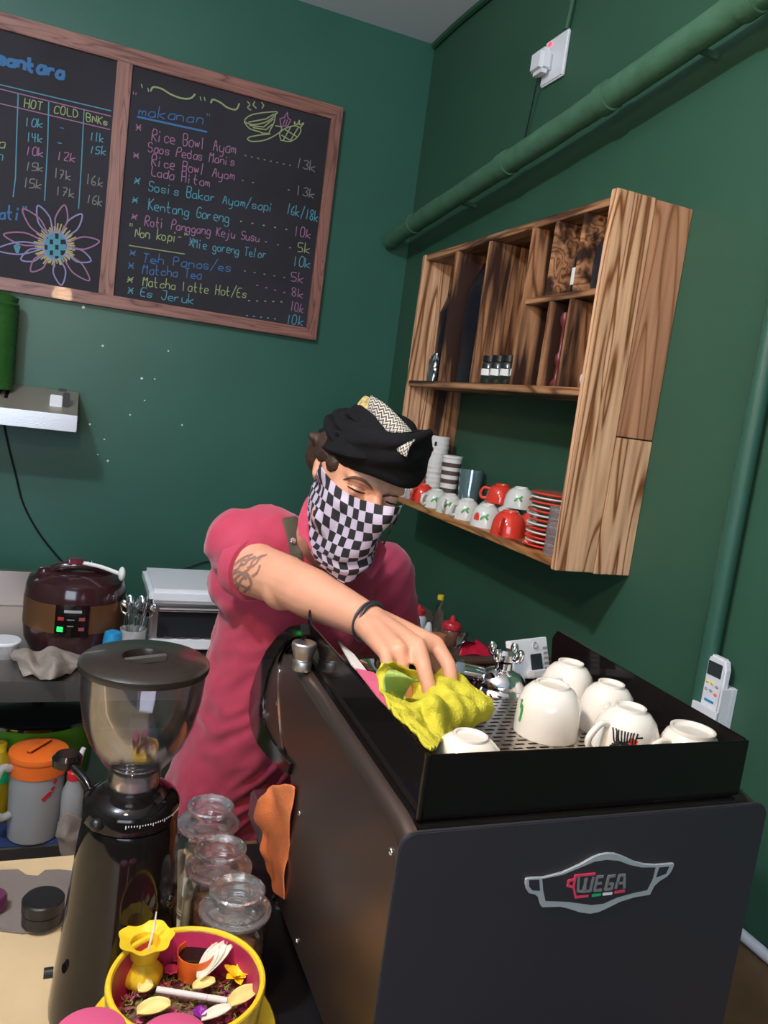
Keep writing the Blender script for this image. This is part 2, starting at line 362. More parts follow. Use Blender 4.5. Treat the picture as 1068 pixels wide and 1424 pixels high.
def chalk(name, polys, colr, wd=.0048, parent=None):
    mb = MB()
    for p in polys: mb.ribbon([q+V((0, -.0006*random.random(), 0)) for q in p], (0, -1, 0), wd)
    o = build(mb, name, MC[colr], parent or board, smooth=False); o['kind'] = 'stuff'; return o
def text(t, x0, y0, x1, y1, h, colr, crop=R2, wd=.0033):
    a, b = W(x0, y0, crop), W(x1, y1, crop); top = W(x0, y0-h, crop); H = (top-a).length; d = b-a; up = V((0, 0, 1)); n = len(t); adv = d/n; polys = []
    for i, ch in enumerate(t):
        if ch == ' ' or ch not in G: continue
        jx = random.uniform(-.06, .06); js = random.uniform(.88, 1.1); sl = random.uniform(-.05, .12)
        for st in G[ch].split('/'):
            p = []
            for c in st.split():
                gx, gy = int(c[0], 16), int(c[1], 16)
                p.append(a+adv*(i+.12+jx+(gx+random.uniform(-.15, .15)+sl*(gy-3))/4*.70)+up*H*js*(gy-3+random.uniform(-.15, .15))/8)
            polys.append(chaikin(p) if len(p) > 2 else p)
    return chalk('chalk_writing', polys, colr, wd)
def line(pts, colr, crop=R2, wd=.0036, sm=False):
    p = [W(x, y, crop) for x, y in pts]
    if sm: p = curve(p, len(p)*5)
    return chalk('chalk_line', [p], colr, wd)
# frame and panels
xa, xm0, xm1, xb, z0, z1, fw = -1.15, at(158, 300, 'y', YB).x-.030, at(158, 300, 'y', YB).x+.022, .892, .228, 1.128, .052
build(MB().box((xa+.02, YW-.02, z0+.02), (xm0+.01, YW-.002, z1-.02)), 'panel', M_board, board, smooth=False)
build(MB().box((xm1-.01, YW-.02, z0+.02), (xb-.02, YW-.002, z1-.02)), 'panel', M_board, board, smooth=False)
YB = YW-.0215
for a, b, m in (((xa, z1-fw), (xb, z1), M_frame), ((xa, z0), (xb, z0+.044), M_frame)):
    (xx0, zz0), (xx1, zz1) = a, b
    p = [(xx0, zz0), (xx1, zz0), (xx1, zz1), (xx0, zz1)]
    if zz1 == z1: p[1] = (xx1-.044, zz0)
    else: p[2] = (xx1-.044, zz1)
    build(MB().prism([(x, YW-.034, z) for x, z in p], (0, .033, 0)), 'frame_board', m, board, smooth=False, bevel=.002)
build(MB().prism([(x, YW-.034, z) for x, z in ((xb-.044, z0+.044), (xb, z0), (xb, z1), (xb-.044, z1-fw))], (0, .033, 0)), 'frame_board', M_framez, board, smooth=False, bevel=.002)
build(MB().box((xm0, YW-.033, z0+.044), (xm1, YW-.001, z1-fw)), 'frame_board', M_framez, board, smooth=False, bevel=.002)
build(MB().box((xa, YW-.033, z0+fw), (xa+fw, YW-.001, z1-fw)), 'frame_board', M_framez, board, smooth=False, bevel=.002)
for a in [("makanan", 105, 268, 412, 310, 55, 'blue'), ("Rice Bowl Ayam", 165, 385, 562, 448, 58, 'pink'), ("Saos Pedas Manis", 150, 437, 556, 504, 48, 'pink'),
          ("Rice Bowl Ayam", 165, 500, 555, 570, 50, 'pink'), ("Lada Hitam", 165, 548, 442, 602, 48, 'pink'), ("Sosis Bakar Ayam/sapi", 150, 617, 738, 718, 48, 'cyan'),
          ("Kentang Goreng", 150, 705, 532, 768, 52, 'cyan'), ("Roti Panggang Keju Susu", 135, 780, 670, 856, 46, 'pink'), ('"Non kopi-"', 62, 828, 338, 864, 50, 'green'),
          ("*Mie goreng Telor", 340, 878, 702, 934, 46, 'cyan'), ("Teh Panas/es", 122, 950, 542, 995, 46, 'blue'), ("Matcha Tea", 125, 1003, 402, 1030, 44, 'blue'),
          ("Matcha latte Hot/Es", 125, 1060, 610, 1116, 46, 'green'), ("Es Jeruk", 110, 1106, 368, 1145, 44, 'cyan'),
          ("13k", 835, 507, 934, 532, 44, 'grey'), ("13k", 835, 634, 928, 654, 42, 'grey'), ("16k/18k", 792, 722, 942, 764, 46, 'cyan'), ("10k", 826, 826, 908, 840, 44, 'pink'), ("5k", 842, 899, 904, 910, 42, 'green'),
          ("10k", 818, 965, 908, 978, 46, 'cyan'), ("5k", 812, 1035, 877, 1048, 42, 'pink'), ("8k", 814, 1104, 874, 1118, 42, 'pink'), ("10k", 808, 1172, 874, 1185, 42, 'pink'), ("10k", 788, 1234, 874, 1245, 44, 'cyan'),
          ('"', 75, 205, 108, 212, 40, 'pink'), ('"', 420, 300, 452, 306, 40, 'blue')]: text(*a)
for x, y, c in [(108, 340, 'pink'), (98, 468, 'pink'), (98, 588, 'cyan'), (92, 676, 'cyan'), (87, 752, 'pink'), (78, 920, 'blue'), (75, 982, 'blue'), (68, 1044, 'green'), (72, 1098, 'cyan')]: text('*', x-16, y, x+16, y+4, 34, c, wd=.0035)
line([(105, 275), (425, 345)], 'blue', wd=.007); line([(65, 872), (322, 912)], 'green')
line([(165, 155), (178, 138), (215, 145), (260, 172), (310, 190), (350, 190), (370, 172)], 'green', sm=True, wd=.006)
line([(445, 210), (455, 195), (490, 210), (520, 232), (560, 242), (576, 215)], 'green', sm=True, wd=.006)
for x, y in ((122, 132), (152, 150), (395, 190), (414, 192)): line([(x, y-8), (x+4, y+8)], 'green')
for (x0, y0, x1, y1, n, c) in [(605, 455, 812, 500, 8, 'grey'), (592, 570, 640, 580, 2, 'grey'), (806, 614, 808, 616, 1, 'grey'), (585, 760, 795, 797, 5, 'green'), (700, 855, 812, 882, 3, 'pink'), (602, 990, 785, 1020, 5, 'grey'), (660, 1057, 785, 1090, 4, 'pink'), (622, 1128, 772, 1133, 5, 'green'), (612, 1197, 742, 1212, 5, 'cyan')]:
    chalk('chalk_dot', [[W(x0+(x1-x0)*i/max(n-1, 1)-3, y0+(y1-y0)*i/max(n-1, 1), R2), W(x0+(x1-x0)*i/max(n-1, 1)+3, y0+(y1-y0)*i/max(n-1, 1)+1, R2)] for i in range(n)], c, .0045)
# steaming bowl, onion and fruit
for p in [[(600, 300), (610, 280), (650, 262), (745, 252), (742, 268), (700, 300), (640, 312), (600, 300)], [(600, 300), (625, 330), (670, 345), (682, 352)], [(745, 260), (738, 300), (718, 340), (712, 352), (682, 352)], [(625, 368), (615, 380), (640, 390), (700, 382), (760, 350), (772, 325), (745, 318)],
          [(625, 368), (670, 360), (720, 355)], [(620, 300), (700, 285), (738, 262)], [(625, 315), (690, 322), (735, 285)], [(640, 325), (700, 335), (730, 310)], [(615, 205), (625, 220), (615, 232), (630, 245)], [(648, 205), (640, 220), (655, 235)], [(680, 208), (690, 222), (682, 235)],
          [(770, 385), (765, 350), (800, 325), (840, 318), (862, 335), (845, 370), (810, 390), (770, 385)], [(772, 360), (820, 388)], [(790, 335), (845, 368)], [(780, 385), (815, 322)], [(812, 388), (850, 325)], [(835, 318), (832, 298), (845, 312), (855, 292), (856, 312), (875, 305), (860, 325)]]: line(p, 'green', sm=len(p) > 3, wd=.0042)
for p in [[(770, 318), (765, 285), (785, 278), (800, 255), (802, 280), (816, 290), (800, 318), (770, 318)], [(780, 310), (790, 285)], [(792, 312), (800, 290)]]: line(p, 'pink')
# left-hand panel: price table
for a in [("santara", -20, 108, 358, 200, 78, 'blue', R1, .012), ("HOT", 125, 352, 238, 370, 48, 'green', R1), ("COLD", 292, 384, 432, 412, 44, 'green', R1), ("BNKs", 470, 428, 594, 454, 42, 'green', R1),
          ("10k", 130, 455, 238, 466, 50, 'cyan', R1), ("14k", 140, 540, 234, 546, 48, 'cyan', R1), ("10k", 135, 612, 242, 626, 50, 'pink', R1), ("15k", 132, 698, 242, 706, 50, 'grey', R1), ("15k", 118, 790, 232, 802, 50, 'grey', R1),
          ("-", 325, 495, 362, 500, 60, 'blue', R1), ("-", 308, 572, 345, 578, 60, 'cyan', R1), ("12k", 303, 638, 416, 655, 48, 'pink', R1), ("17k", 288, 738, 392, 755, 50, 'grey', R1), ("17k", 300, 832, 410, 850, 48, 'grey', R1),
          ("11k", 490, 533, 570, 547, 46, 'cyan', R1), ("15k", 486, 603, 582, 616, 44, 'cyan', R1), ("16k", 468, 772, 565, 790, 52, 'grey', R1), ("16k", 470, 875, 565, 898, 50, 'grey', R1),
          ('ati"', -10, 965, 160, 975, 70, 'blue', R1, .006), ("a", -10, 572, 36, 580, 70, 'green', R1), ("n", -14, 640, 20, 646, 60, 'cyan', R1)]: text(*a)
line([(-120, 196), (0, 228), (610, 372)], 'cyan', R1); line([(-120, 224), (0, 252), (610, 402)], 'pink', R1); line([(-120, 305), (0, 332), (605, 475)], 'pink', R1)
for p in ([(100, 280), (92, 500), (85, 740), (72, 845)], [(268, 325), (262, 560), (245, 865)], [(462, 365), (448, 660), (432, 910)]): line(p, 'cyan', R1)
cx, cy = 305, 1115
for i, (tx, ty) in enumerate([(125, 912), (208, 893), (355, 890), (450, 940), (546, 1090), (500, 1197), (492, 1305), (338, 1330), (170, 1255), (115, 1190), (20, 1052), (-20, 1135)]):
    d = V((tx-cx, ty-cy)); L = d.length; d /= L; nn = V((-d.y, d.x)); wd_ = 34
    a = V((cx, cy))+d*75; t = V((tx, ty)); m1 = a+(t-a)*.5
    line([tuple(a-nn*12), tuple(m1-nn*wd_), tuple(t), tuple(m1+nn*wd_), tuple(a+nn*12)], 'violet' if i % 2 else 'pink', R1, sm=True, wd=.005)
ray_ = []
for i in range(60):
    a = i/60*2*pi+random.uniform(-.05, .05); r1 = random.uniform(88, 122)
    ray_.append([W(cx+cos(a)*66, cy+sin(a)*72, R1), W(cx+cos(a)*r1, cy+sin(a)*r1*1.05, R1)])
chalk('chalk_rays', ray_, 'yellow', .0045)
line([(cx+66*cos(i/20*2*pi), cy+78*sin(i/20*2*pi)) for i in range(21)], 'violet', R1, wd=.006)
pt = []
for i in range(-4, 5):
    for j in range(-5, 6):
        x, y = i*15, j*15
        if (x/60)**2+(y/72)**2 < 1 and (i//2+j//2) % 2: pt.append([W(cx+x-8, cy+y, R1), W(cx+x+8, cy+y, R1)])
chalk('chalk_checks', pt, 'cyan', .012)
line([(82, 1115), (95, 1150), (105, 1120), (90, 1105)], 'cyan', R1, wd=.009)

# ------------------------------------------------------------------ extractor hood, duct, cable
hood = thing('range_hood', 'stainless extractor hood with slotted sloping top on the back wall', 'range hood', (-.4, YW, -.24))
hx0, hx1 = -.88, .017
prof = [(YW-.001, -.095), (2.90, -.168), (2.90, -.215), (YW-.001, -.215)]
build(MB().prism([(hx0, y, z) for y, z in prof], (hx1-hx0, 0, 0)), 'body', mat('hood_steel', (.50, .43, .36), .5, metal=.6), hood, smooth=False, bevel=.002)
build(MB().box((hx0, 2.885, -.222), (hx1, 2.8995, -.166)), 'front_strip', M_steel, hood, smooth=False, bevel=.002)
for i in range(9):
    t0, t1 = .30, .62; x = -.215+(-.026)*i
    a = V((x, YW-.29*t0, -.095-.073*t0)); b = V((x, YW-.29*t1, -.095-.073*t1)); n = V((0, -.24, .97)); s = V((.006, 0, 0))
    build(MB().prism([a-s-n*.001, a+s-n*.001, b+s-n*.001, b-s-n*.001], n*.002), 'slot', M_blk, hood, smooth=False)
build(MB().box((-.075, 2.98, -.156), (-.035, 3.02, -.108)), 'switch_block', M_white, hood, smooth=False, bevel=.003)
build(MB().box((-.034, 2.985, -.152), (-.012, 3.02, -.096)).box((-.052, 2.99, -.094), (-.022, 3.02, -.084)), 'switch_knob', M_blk, hood, smooth=False, bevel=.003)
pts = []
for i in range(60): pts.append(V((-.275, YW-.085, -.10+i*.0085)))
duct = MB().lathe([(.083+.002*sin(i*2.1)+(.004 if i in (14, 34, 50) else 0), i*.0085) for i in range(38)]+[(.05, .33)], (-.283, YW-.105, -.113), 28)
single(duct, 'exhaust_duct', mat('duct_green', (.025, .11, .018), .5, bump=.4, bscale=40), 'fat green painted duct rising from the extractor hood at the left edge', 'duct')
cb = [at(x, y, 'y', YW-.012) for x, y in ((5, 590), (12, 622), (22, 662), (32, 700), (52, 738), (75, 768), (96, 790), (120, 812))]
single(MB().tube(curve(cb, 40), .0035, 6), 'hood_cable', M_blk, 'thin black cable hanging down the back wall below the hood', 'cable')
cb = [at(x, y, 'y', YW-.012) for x, y in ((205, 822), (235, 800), (265, 787), (295, 780), (330, 790))]
single(MB().tube(curve(cb, 30), .003, 6), 'thin_wire', M_blk, 'thin dark wire curving over the back wall above the toaster oven', 'wire')

# ------------------------------------------------------------------ pipes and socket on the right wall
pp = curve([(1.155, 3.165, .672), (1.15, 2.9, .70), (1.15, 2.3, .757), (1.155, 1.9, .80), (1.16, 1.5, .85), (1.165, 1.1, .905), (1.17, .6, .97)], 60)
dpipe = thing('sloping_pipe', 'thick green lagged pipe sloping along the right wall above the shelf', 'pipe', (1.16, 1.9, .77))
build(MB().tube(pp, [.033+.003*noise.noise(V((i*.35, 3, 0))) for i in range(61)], 18), 'lagging', M_pipe, dpipe)
for i in (9, 21, 33, 44):
    build(MB().tube([pp[i], pp[i+1]], .0375, 18), 'collar', M_pipe, dpipe)
for y in (2.6, 1.5): build(MB().cyl((1.16, y, .73 if y > 2 else .85), (XW-.002, y, .73 if y > 2 else .85), .008), 'bracket', M_pipe, dpipe)
single(MB().tube([(XW-.022, 1.187, z) for z in (1.35, .6, .2, -.3, -.88)], .019, 14), 'wall_conduit', M_pipe2, 'slim green painted pipe running straight down the right wall behind the remote', 'pipe')
sock = thing('power_socket', 'white wall socket with plugged-in adapter and tiny red light, upper right wall', 'socket', (XW, 2.23, 1.08))
build(MB().box((XW-.012, 2.135, 1.012), (XW, 2.255, 1.142)), 'plate', M_white, sock, smooth=False, bevel=.004)
build(MB().box((XW-.055, 2.19, 1.035), (XW-.0125, 2.262, 1.105)), 'adapter', M_white, sock, smooth=False, bevel=.012)
build(MB().ball((XW-.014, 2.225, 1.127), (.004, .009, .006)), 'indicator_light', mat('red_led', (1, .05, .08), .4, emit=2), sock)
single(MB().cyl((XW-.009, 2.15, 1.143), (XW-.009, 2.10, ZC), .009), 'cable_conduit', M_wallr, 'narrow green conduit rising from the wall socket to the ceiling', 'conduit')
single(MB().tube(curve([(XW-.03, 2.24, 1.034), (XW-.02, 2.27, .96), (XW-.012, 2.30, .88), (XW-.012, 2.33, .80)], 20), .0022, 6), 'adapter_cable', M_blk, 'thin black cable dropping from the adapter to the sloping pipe', 'cable')
# remote control in its wall holder
rc = thing('remote_control', 'white air conditioner remote with small dark screen standing in its wall holder', 'remote', (XW, 1.14, -.53))
q = [at(x, y, 'x', XW-.032) for x, y in ((988, 907), (1018, 913), (1020, 925), (1012, 985), (975, 972), (983, 915))]
ym = lambda t: 1.205-.062*t
def plate(y0, y1, z0, z1, x0, x1, m, nm, par, bev=.003, r=0):
    poly = [(y0, z0), (y1, z0), (y1, z1-r), (y1+(y0-y1)*.12, z1), (y0-(y0-y1)*.12, z1), (y0, z1-r)] if r else [(y0, z0), (y1, z0), (y1, z1), (y0, z1)]
    return build(MB().prism([(x0, y, z) for y, z in poly], (x1-x0, 0, 0)), nm, m, par, smooth=False, bevel=bev)
yc, zc = 1.153, -.40
plate(yc-.026, yc+.026, -.535, zc, XW-.034, XW-.016, M_white, 'case', rc, .004, .02)
plate(yc-.018, yc+.018, -.440, -.412, XW-.0355, XW-.0338, mat('dark_screen', (.03, .04, .045), .2), 'screen', rc, .0005)
for i, (dy, dz, c) in enumerate([(.013, -.455, M_yel), (0, -.455, M_yel), (-.013, -.458, M_grey), (.013, -.470, M_grey), (0, -.470, M_grey), (-.013, -.474, mat('salmon', (.8, .2, .2), .4))]):
    build(MB().ball((XW-.0345, yc+dy, dz), (.0018, .0045, .0032), 8, 6), 'button', c, rc)
build(MB().box((XW-.035, yc-.012, -.4935), (XW-.0338, yc+.012, -.489)), 'lettering', M_blue, rc, smooth=False)
rh = thing('remote_holder', 'white plastic wall holder gripping the lower half of the remote', 'holder', (XW, 1.15, -.56))
build(MB().box((XW-.014, yc-.033, -.55), (XW, yc+.033, -.455)).box((XW-.040, yc-.033, -.55), (XW-.014, yc-.029, -.455)).box((XW-.040, yc+.029, -.55), (XW-.014, yc+.033, -.50)).box((XW-.044, yc-.033, -.55), (XW-.0365, yc+.033, -.502)).box((XW-.04, yc-.033, -.552), (XW, yc+.033, -.546)), 'pocket', M_white, rh, smooth=False, bevel=.001)
single(MB().tube([(XW-.012, 1.30, ZT+.012), (XW-.012, .5, ZT+.012)], .011, 10), 'floor_pipe', M_white, 'white plastic pipe lying along the foot of the right wall behind the machine', 'pipe')

# ------------------------------------------------------------------ wall shelf of scorched pine
sh = thing('wall_shelf', 'scorched pine wall shelf unit with upright compartments over an open cup shelf', 'shelf', (1.15, 2.0, -.31))
X0, X1, Y0, Y1 = 1.045, XW-.0005, 1.49, 2.525
def board_(a, b, m, nm='board', lab=None):
    o = build(MB().box(a, b), nm, m, sh, smooth=False, bevel=.0015)
    if lab: o['label'] = lab
    return o
board_((X0-.004, Y0, -.315), (1.146, Y0+.020, .526), WZL, 'side_board', 'pale front plank of the near side with bold flame grain')
board_((1.148, Y0+.001, .004), (X1, Y0+.020, .524), WZR, 'side_board', 'smoother reddish plank, upper half of the near side')
board_((1.148, Y0, -.318), (X1, Y0+.019, .001), WZL, 'side_board', 'pale grained plank, lower half of the near side')
board_((X0, Y1-.020, -.305), (1.146, Y1, .514), WZL, 'side_board'); board_((1.148, Y1-.020, -.305), (X1, Y1, .514), WZ, 'side_board')
board_((X0+.004, Y0+.021, .496), (1.146, Y1-.021, .514), WY, 'top_board'); board_((1.148, Y0+.021, .496), (X1, Y1-.021, .514), WY, 'top_board')
board_((X0, Y0+.021, .082), (X1, Y1-.021, .100), WY, 'middle_shelf')
board_((X0-.002, Y0+.021, -.310), (X1, Y1-.021, -.292), WYL, 'bottom_shelf')
for y in (2.27, 2.055, 1.825):
    board_((X0+.002, y-.009, .1005), (1.142, y+.009, .4955), WZ, 'divider'); board_((1.144, y-.008, .1005), (X1, y+.008, .4955), WZ, 'divider')
board_((X0+.002, Y0+.021, .304), (X1, 1.815, .319), WY, 'half_shelf')
for y in (1.722, 1.606): board_((X0+.003, y-.007, .3195), (X1, y+.007, .4955), WY, 'divider')
for y in (1.697, 1.610): board_((X0+.003, y-.007, .1005), (X1, y+.007, .3035), WZ, 'divider')
for k in range(7):
    y = 2.512-k*.145; board_((XW-.010, y-.141, .1005), (XW-.0008, y, .4955), WZ, 'back_plank')
# ---- goods in the compartments
def bag(y0, y1, x0, x1, z0, z1, pinch, **k):
    mb = MB(); rs = []
    for i in range(13):
        t = i/12; z = z0+(z1-z0)*t; s = 1 if t < .7 else 1-(t-.7)/.3*pinch; th = 1-.15*abs(t-.4) if t < .75 else max(.1, 1-(t-.75)*3.6)
        xc, yc_ = (x0+x1)/2, (y0+y1)/2; hx = (x1-x0)/2*th; hy = (y1-y0)/2*s; r = []
        for j in range(20):
            a = 2*pi*j/20; c, s_ = cos(a), sin(a)
            r.append(V((xc+hx*math.copysign(abs(c)**.6, c), yc_+hy*math.copysign(abs(s_)**.6, s_)+.01*t*k.get('lean', 0), z+.004*noise.noise(V((a*2, t*6, y0*9)))))+V((1, 1, 0))*.004*noise.noise(V((a*3, t*9, y0*7))))
        rs.append(r)
    return mb.rings(rs)
single(bag(2.31, 2.42, 1.075, 1.145, .101, .400, .12), 'coffee_bag', M_bag, 'tall black sealed bag in the farthest compartment of the wall shelf', 'bag')
single(bag(2.09, 2.235, 1.07, 1.17, .101, .465, .35, lean=1), 'coffee_bag', M_bag, 'widest black bag, filling the second compartment of the wall shelf', 'bag')
single(bag(2.335, 2.385, 1.052, 1.074, .101, .190, .3), 'foil_pack', M_foil, 'small crumpled silver foil pack in front of the farthest black bag', 'packet')
jar = thing('spice_jar', 'small dark jar with black lid and white label, farthest of the four in the row', 'jar', (1.085, 2.020, .1005), 'small labelled jars in the middle compartment')
build(MB().lathe([(.022, 0), (.0245, .003), (.0245, .056), (.020, .062)], (1.085, 2.02, .1005), 18), 'glass_body', mat('dark_glass', (.02, .025, .02), .08, coat=1), jar)
build(MB().lathe([(.0235, .0625), (.0235, .079)], (1.085, 2.02, .1005), 18), 'lid', M_blk, jar)
build(MB().rings([[V((1.085-.0251*cos(a), 2.02-.0251*sin(a), .1005+z)) for a in [(-.1+i*.16) for i in range(8)]] for z in (.024, .042)], False, False, False), 'paper_label', M_paper, jar, smooth=True)
for y, l in ((1.966, 'second farthest of the four'), (1.912, 'second nearest of the four'), (1.858, 'nearest of the four, beside the paper cone')): dup(jar, (1.085, y, .1005), label='small dark jar with white label, '+l)
single(MB().cyl((1.160, 1.880, .1015), (1.10, 1.850, .30), .022, .006, 18), 'paper_cone', mat('grey_paper', (.42, .42, .48), .7), 'slim grey paper cone leaning behind the little jars', 'cone')
wb = MB().lathe([(.030, 0), (.033, .004), (.033, .085), (.026, .105), (.012, .125), (.011, .165), (.013, .167), (.013, .172)], (1.11, 1.662, .3195), 22)
bt = thing('wine_bottle', 'dark glossy bottle with white label standing in the upper small compartment', 'bottle', (1.11, 1.662, .3195))
build(wb, 'bottle_body', mat('bottle_black', (.006, .006, .012), .05, coat=1), bt)
build(MB().rings([[V((1.11-.0335*cos(a), 1.662-.0335*sin(a), .3195+z)) for a in [(-.3+i*.2) for i in range(8)]] for z in (.025, .065)], False, False, False), 'paper_label', M_paper, bt)
single(bag(1.535, 1.590, 1.07, 1.13, .3195, .455, .3), 'dark_pouch', mat('grey_foil', (.05, .05, .06), .25, metal=.6, bump=.8, bscale=40), 'crumpled dark grey pouch in the nearest upper compartment', 'pouch')
hg = thing('wooden_pestle', 'slim dark red turned stick hanging inside a lower small compartment', 'tool', (1.07, 1.655, .1005))
build(MB().lathe([(.012, 0), (.013, .01), (.006, .02), (.005, .05), (.010, .06), (.010, .075), (.004, .085), (.004, .140), (.010, .150), (.012, .165), (.008, .176)], (1.07, 1.655, .1005), 16), 'shaft', mat('dark_red_wood', (.13, .02, .02), .35), hg)
single(MB().ball((1.075, 1.532, .121), (.02, .016, .0205), 14, 10), 'white_ornament', M_white, 'small white rounded ornament at the near end of the middle shelf', 'ornament')
# ================================================================== cups and tableware on the open shelf
ZS = -.292
def cup_mesh(R, H, kind=0):
    if kind == 0: return [(R, 0), (R*1.0, .004), (R*.985, H*.30), (R*.93, H*.55), (R*.80, H*.76), (R*.60, H*.90), (R*.47, H*.94), (R*.46, H*1.0), (R*.40, H*1.0), (R*.38, H*.95), (R*.02, H*.945)]
    if kind == 1: return [(R, 0), (R*1.01, .004), (R*1.0, H*.35), (R*.97, H*.60), (R*.86, H*.80), (R*.66, H*.93), (R*.54, H*.955), (R*.53, H*1.0), (R*.46, H*1.0), (R*.44, H*.96), (R*.02, H*.955)]
    return [(R, 0), (R*1.0, .003), (R*.97, H*.30), (R*.90, H*.60), (R*.76, H*.84), (R*.68, H*.90), (R*.67, H*1.0), (R*.60, H*1.0), (R*.58, H*.93), (R*.02, H*.92)]
def cup(name, label, c, R, H, m, ha, kind=0, group=None, inner=True, handle=True, hx=.017):
    """upturned cup standing on its rim"""
    t = thing(name, label, 'cup', c, group); c = V(c); p = cup_mesh(R, H, kind)
    inn = [(max(r-.003, .0004), max(z-.003, 0)) for r, z in p if z < H*.93][::-1]
    build(MB().lathe(p+([(.0004, H*.90)]+inn if False else []), c, 36, cap=(False, True)), 'bowl', m, t)
    build(MB().lathe([(R*.965, .0005), (R*.94, H*.30), (R*.88, H*.55), (R*.72, H*.78), (.0005, H*.88)], c, 28, cap=(False, False)), 'inside', m, t)
    if handle:
        d = V((cos(ha), sin(ha), 0)); pts = curve([c+d*R*.93+V((0, 0, H*.20)), c+d*(R+.012)+V((0, 0, H*.17)), c+d*(R+hx)+V((0, 0, H*.42)), c+d*(R+.008)+V((0, 0, H*.70)), c+d*R*.80+V((0, 0, H*.68))], 18)
        build(MB().tube(pts, .0045, 10), 'handle', m, t)
    return t, p
def on_cup(c, prof, th, z):
    for (r0, a), (r1, b) in zip(prof, prof[1:]):
        if a <= z <= b: r = r0+(r1-r0)*(z-a)/(b-a+1e-9); break
    else: r = prof[0][0]
    return V(c)+V((cos(th)*(r+.0006), sin(th)*(r+.0006), z))
def decal(t, c, prof, strokes, m, w=.002, name='painted_motif'):
    mb = MB()
    for st in strokes:
        P = [on_cup(c, prof, th, z) for th, z in chaikin([V(q) for q in st])]
        N = [(p-V(c)).normalized() for p in P]
        for i in range(len(P)-1):
            d = (P[i+1]-P[i]).normalized(); n = V((N[i].x, N[i].y, .25)).normalized(); s = d.cross(n)*w/2
            mb.add([P[i]-s, P[i+1]-s, P[i+1]+s, P[i]+s], [(0, 1, 2, 3)])
    return build(mb, name, m, t, smooth=False)
def facing(c): return math.atan2(-c[1], -c[0])          # angle towards the photographer
gsh = 'upturned cups on the open shelf'
shelf_cups = [((1.095, 2.375, ZS), .040, .058, M_redc, 3.6, 'red upturned cup, farthest on the open shelf beside the cap'),
 ((1.085, 2.250, ZS), .041, .058, M_cer2, 3.4, 'white upturned cup with green leaf, second in the shelf row after the far red one'),
 ((1.085, 2.150, ZS), .041, .058, M_cer2, 3.9, 'white upturned cup with green leaf, third in the shelf row'),
 ((1.090, 2.045, ZS), .041, .060, M_cer2, 3.3, 'white upturned cup with green leaf, fourth in the shelf row'),
 ((1.090, 1.925, ZS), .043, .064, M_cer2, 1.2, 'white upturned cup with red rooster and leaves, beside the near red cup'),
 ((1.090, 1.800, ZS), .046, .066, M_redc, 3.8, 'large glossy red upturned cup at the front of the shelf row'),
 ((1.175, 2.060, ZS), .041, .058, M_cer2, 1.5, 'white upturned cup in the back row carrying the upper red cup'),
 ((1.175, 1.955, ZS), .042, .060, M_cer2, 1.5, 'white upturned cup in the back row beneath the upper white cup'),
 ((1.170, 2.000, ZS+.0605), .042, .056, M_redc, 2.6, 'red upturned cup stacked on top of the back row'),
 ((1.165, 1.885, ZS+.0655), .043, .058, M_cer2, 5.2, 'white upturned cup with green leaf stacked on top, nearest the saucers'),
 ((1.185, 1.835, ZS), .040, .064, M_redc, 5.0, 'red upturned cup half hidden between the front red cup and the saucers')]
for i, (c, R, H, m, ha, lab) in enumerate(shelf_cups):
    t, p = cup('upturned_cup', lab, c, R, H, m, ha, 0, gsh)
    if m is M_cer2 and i not in (6, 7):
        f = facing(c)
        decal(t, c, p, [[(f-.35, H*.35), (f-.1, H*.55), (f+.15, H*.38)], [(f+.0, H*.5), (f+.15, H*.62)]], M_leafgreen, .006)
    if i == 4: decal(t, c, p, [[(f-.75, H*.3), (f-.8, H*.55), (f-.6, H*.6), (f-.55, H*.3)]], M_redc, .009)
gs = 'saucers in the shelf stack'
for i in range(13):
    m = M_redc if i % 2 == 0 or i == 12 else M_cer2
    c = (1.115+.003*sin(i*2.3), 1.640+.004*cos(i*1.7), ZS+.0003+i*.0107)
    single(MB().lathe([(.036, 0), (.040, .0005), (.054, .0030), (.0625, .0062), (.0630, .0080), (.0615, .0098), (.050, .0090), (.0005, .0080)], c, 36), 'saucer', m,
           ('topmost saucer, red, of the tall stack on the open shelf' if i == 12 else 'lowest saucer of the tall stack' if i == 0 else ('red' if m is M_redc else 'white')+' saucer, '+['', 'second', 'third', 'fourth', 'fifth', 'sixth', 'seventh', 'eighth', 'ninth', 'tenth', 'eleventh', 'twelfth'][i]+' from the bottom of the tall stack'), 'saucer', gs, base=c)
# tumblers in plastic beside the saucers
gt = thing('plastic_sleeve', 'crinkled clear plastic sleeve of cup lids beside the saucer stack', 'plastic sleeve', (1.075, 1.555, ZS))
rs = []
for i in range(15):
    t = i/14; rs.append([V((1.075+(.027+.003*noise.noise(V((j, t*7, 0))))*cos(j*pi/8), 1.550+(.030+.004*noise.noise(V((j, t*7, 5))))*sin(j*pi/8)+.0*t, ZS+.001+t*.115)) for j in range(16)])
build(MB().rings(rs), 'sleeve', mat('crinkled_clear_plastic', (.85, .8, .8), .12, trans=.85, ior=1.2, bump=1, bscale=90), gt)
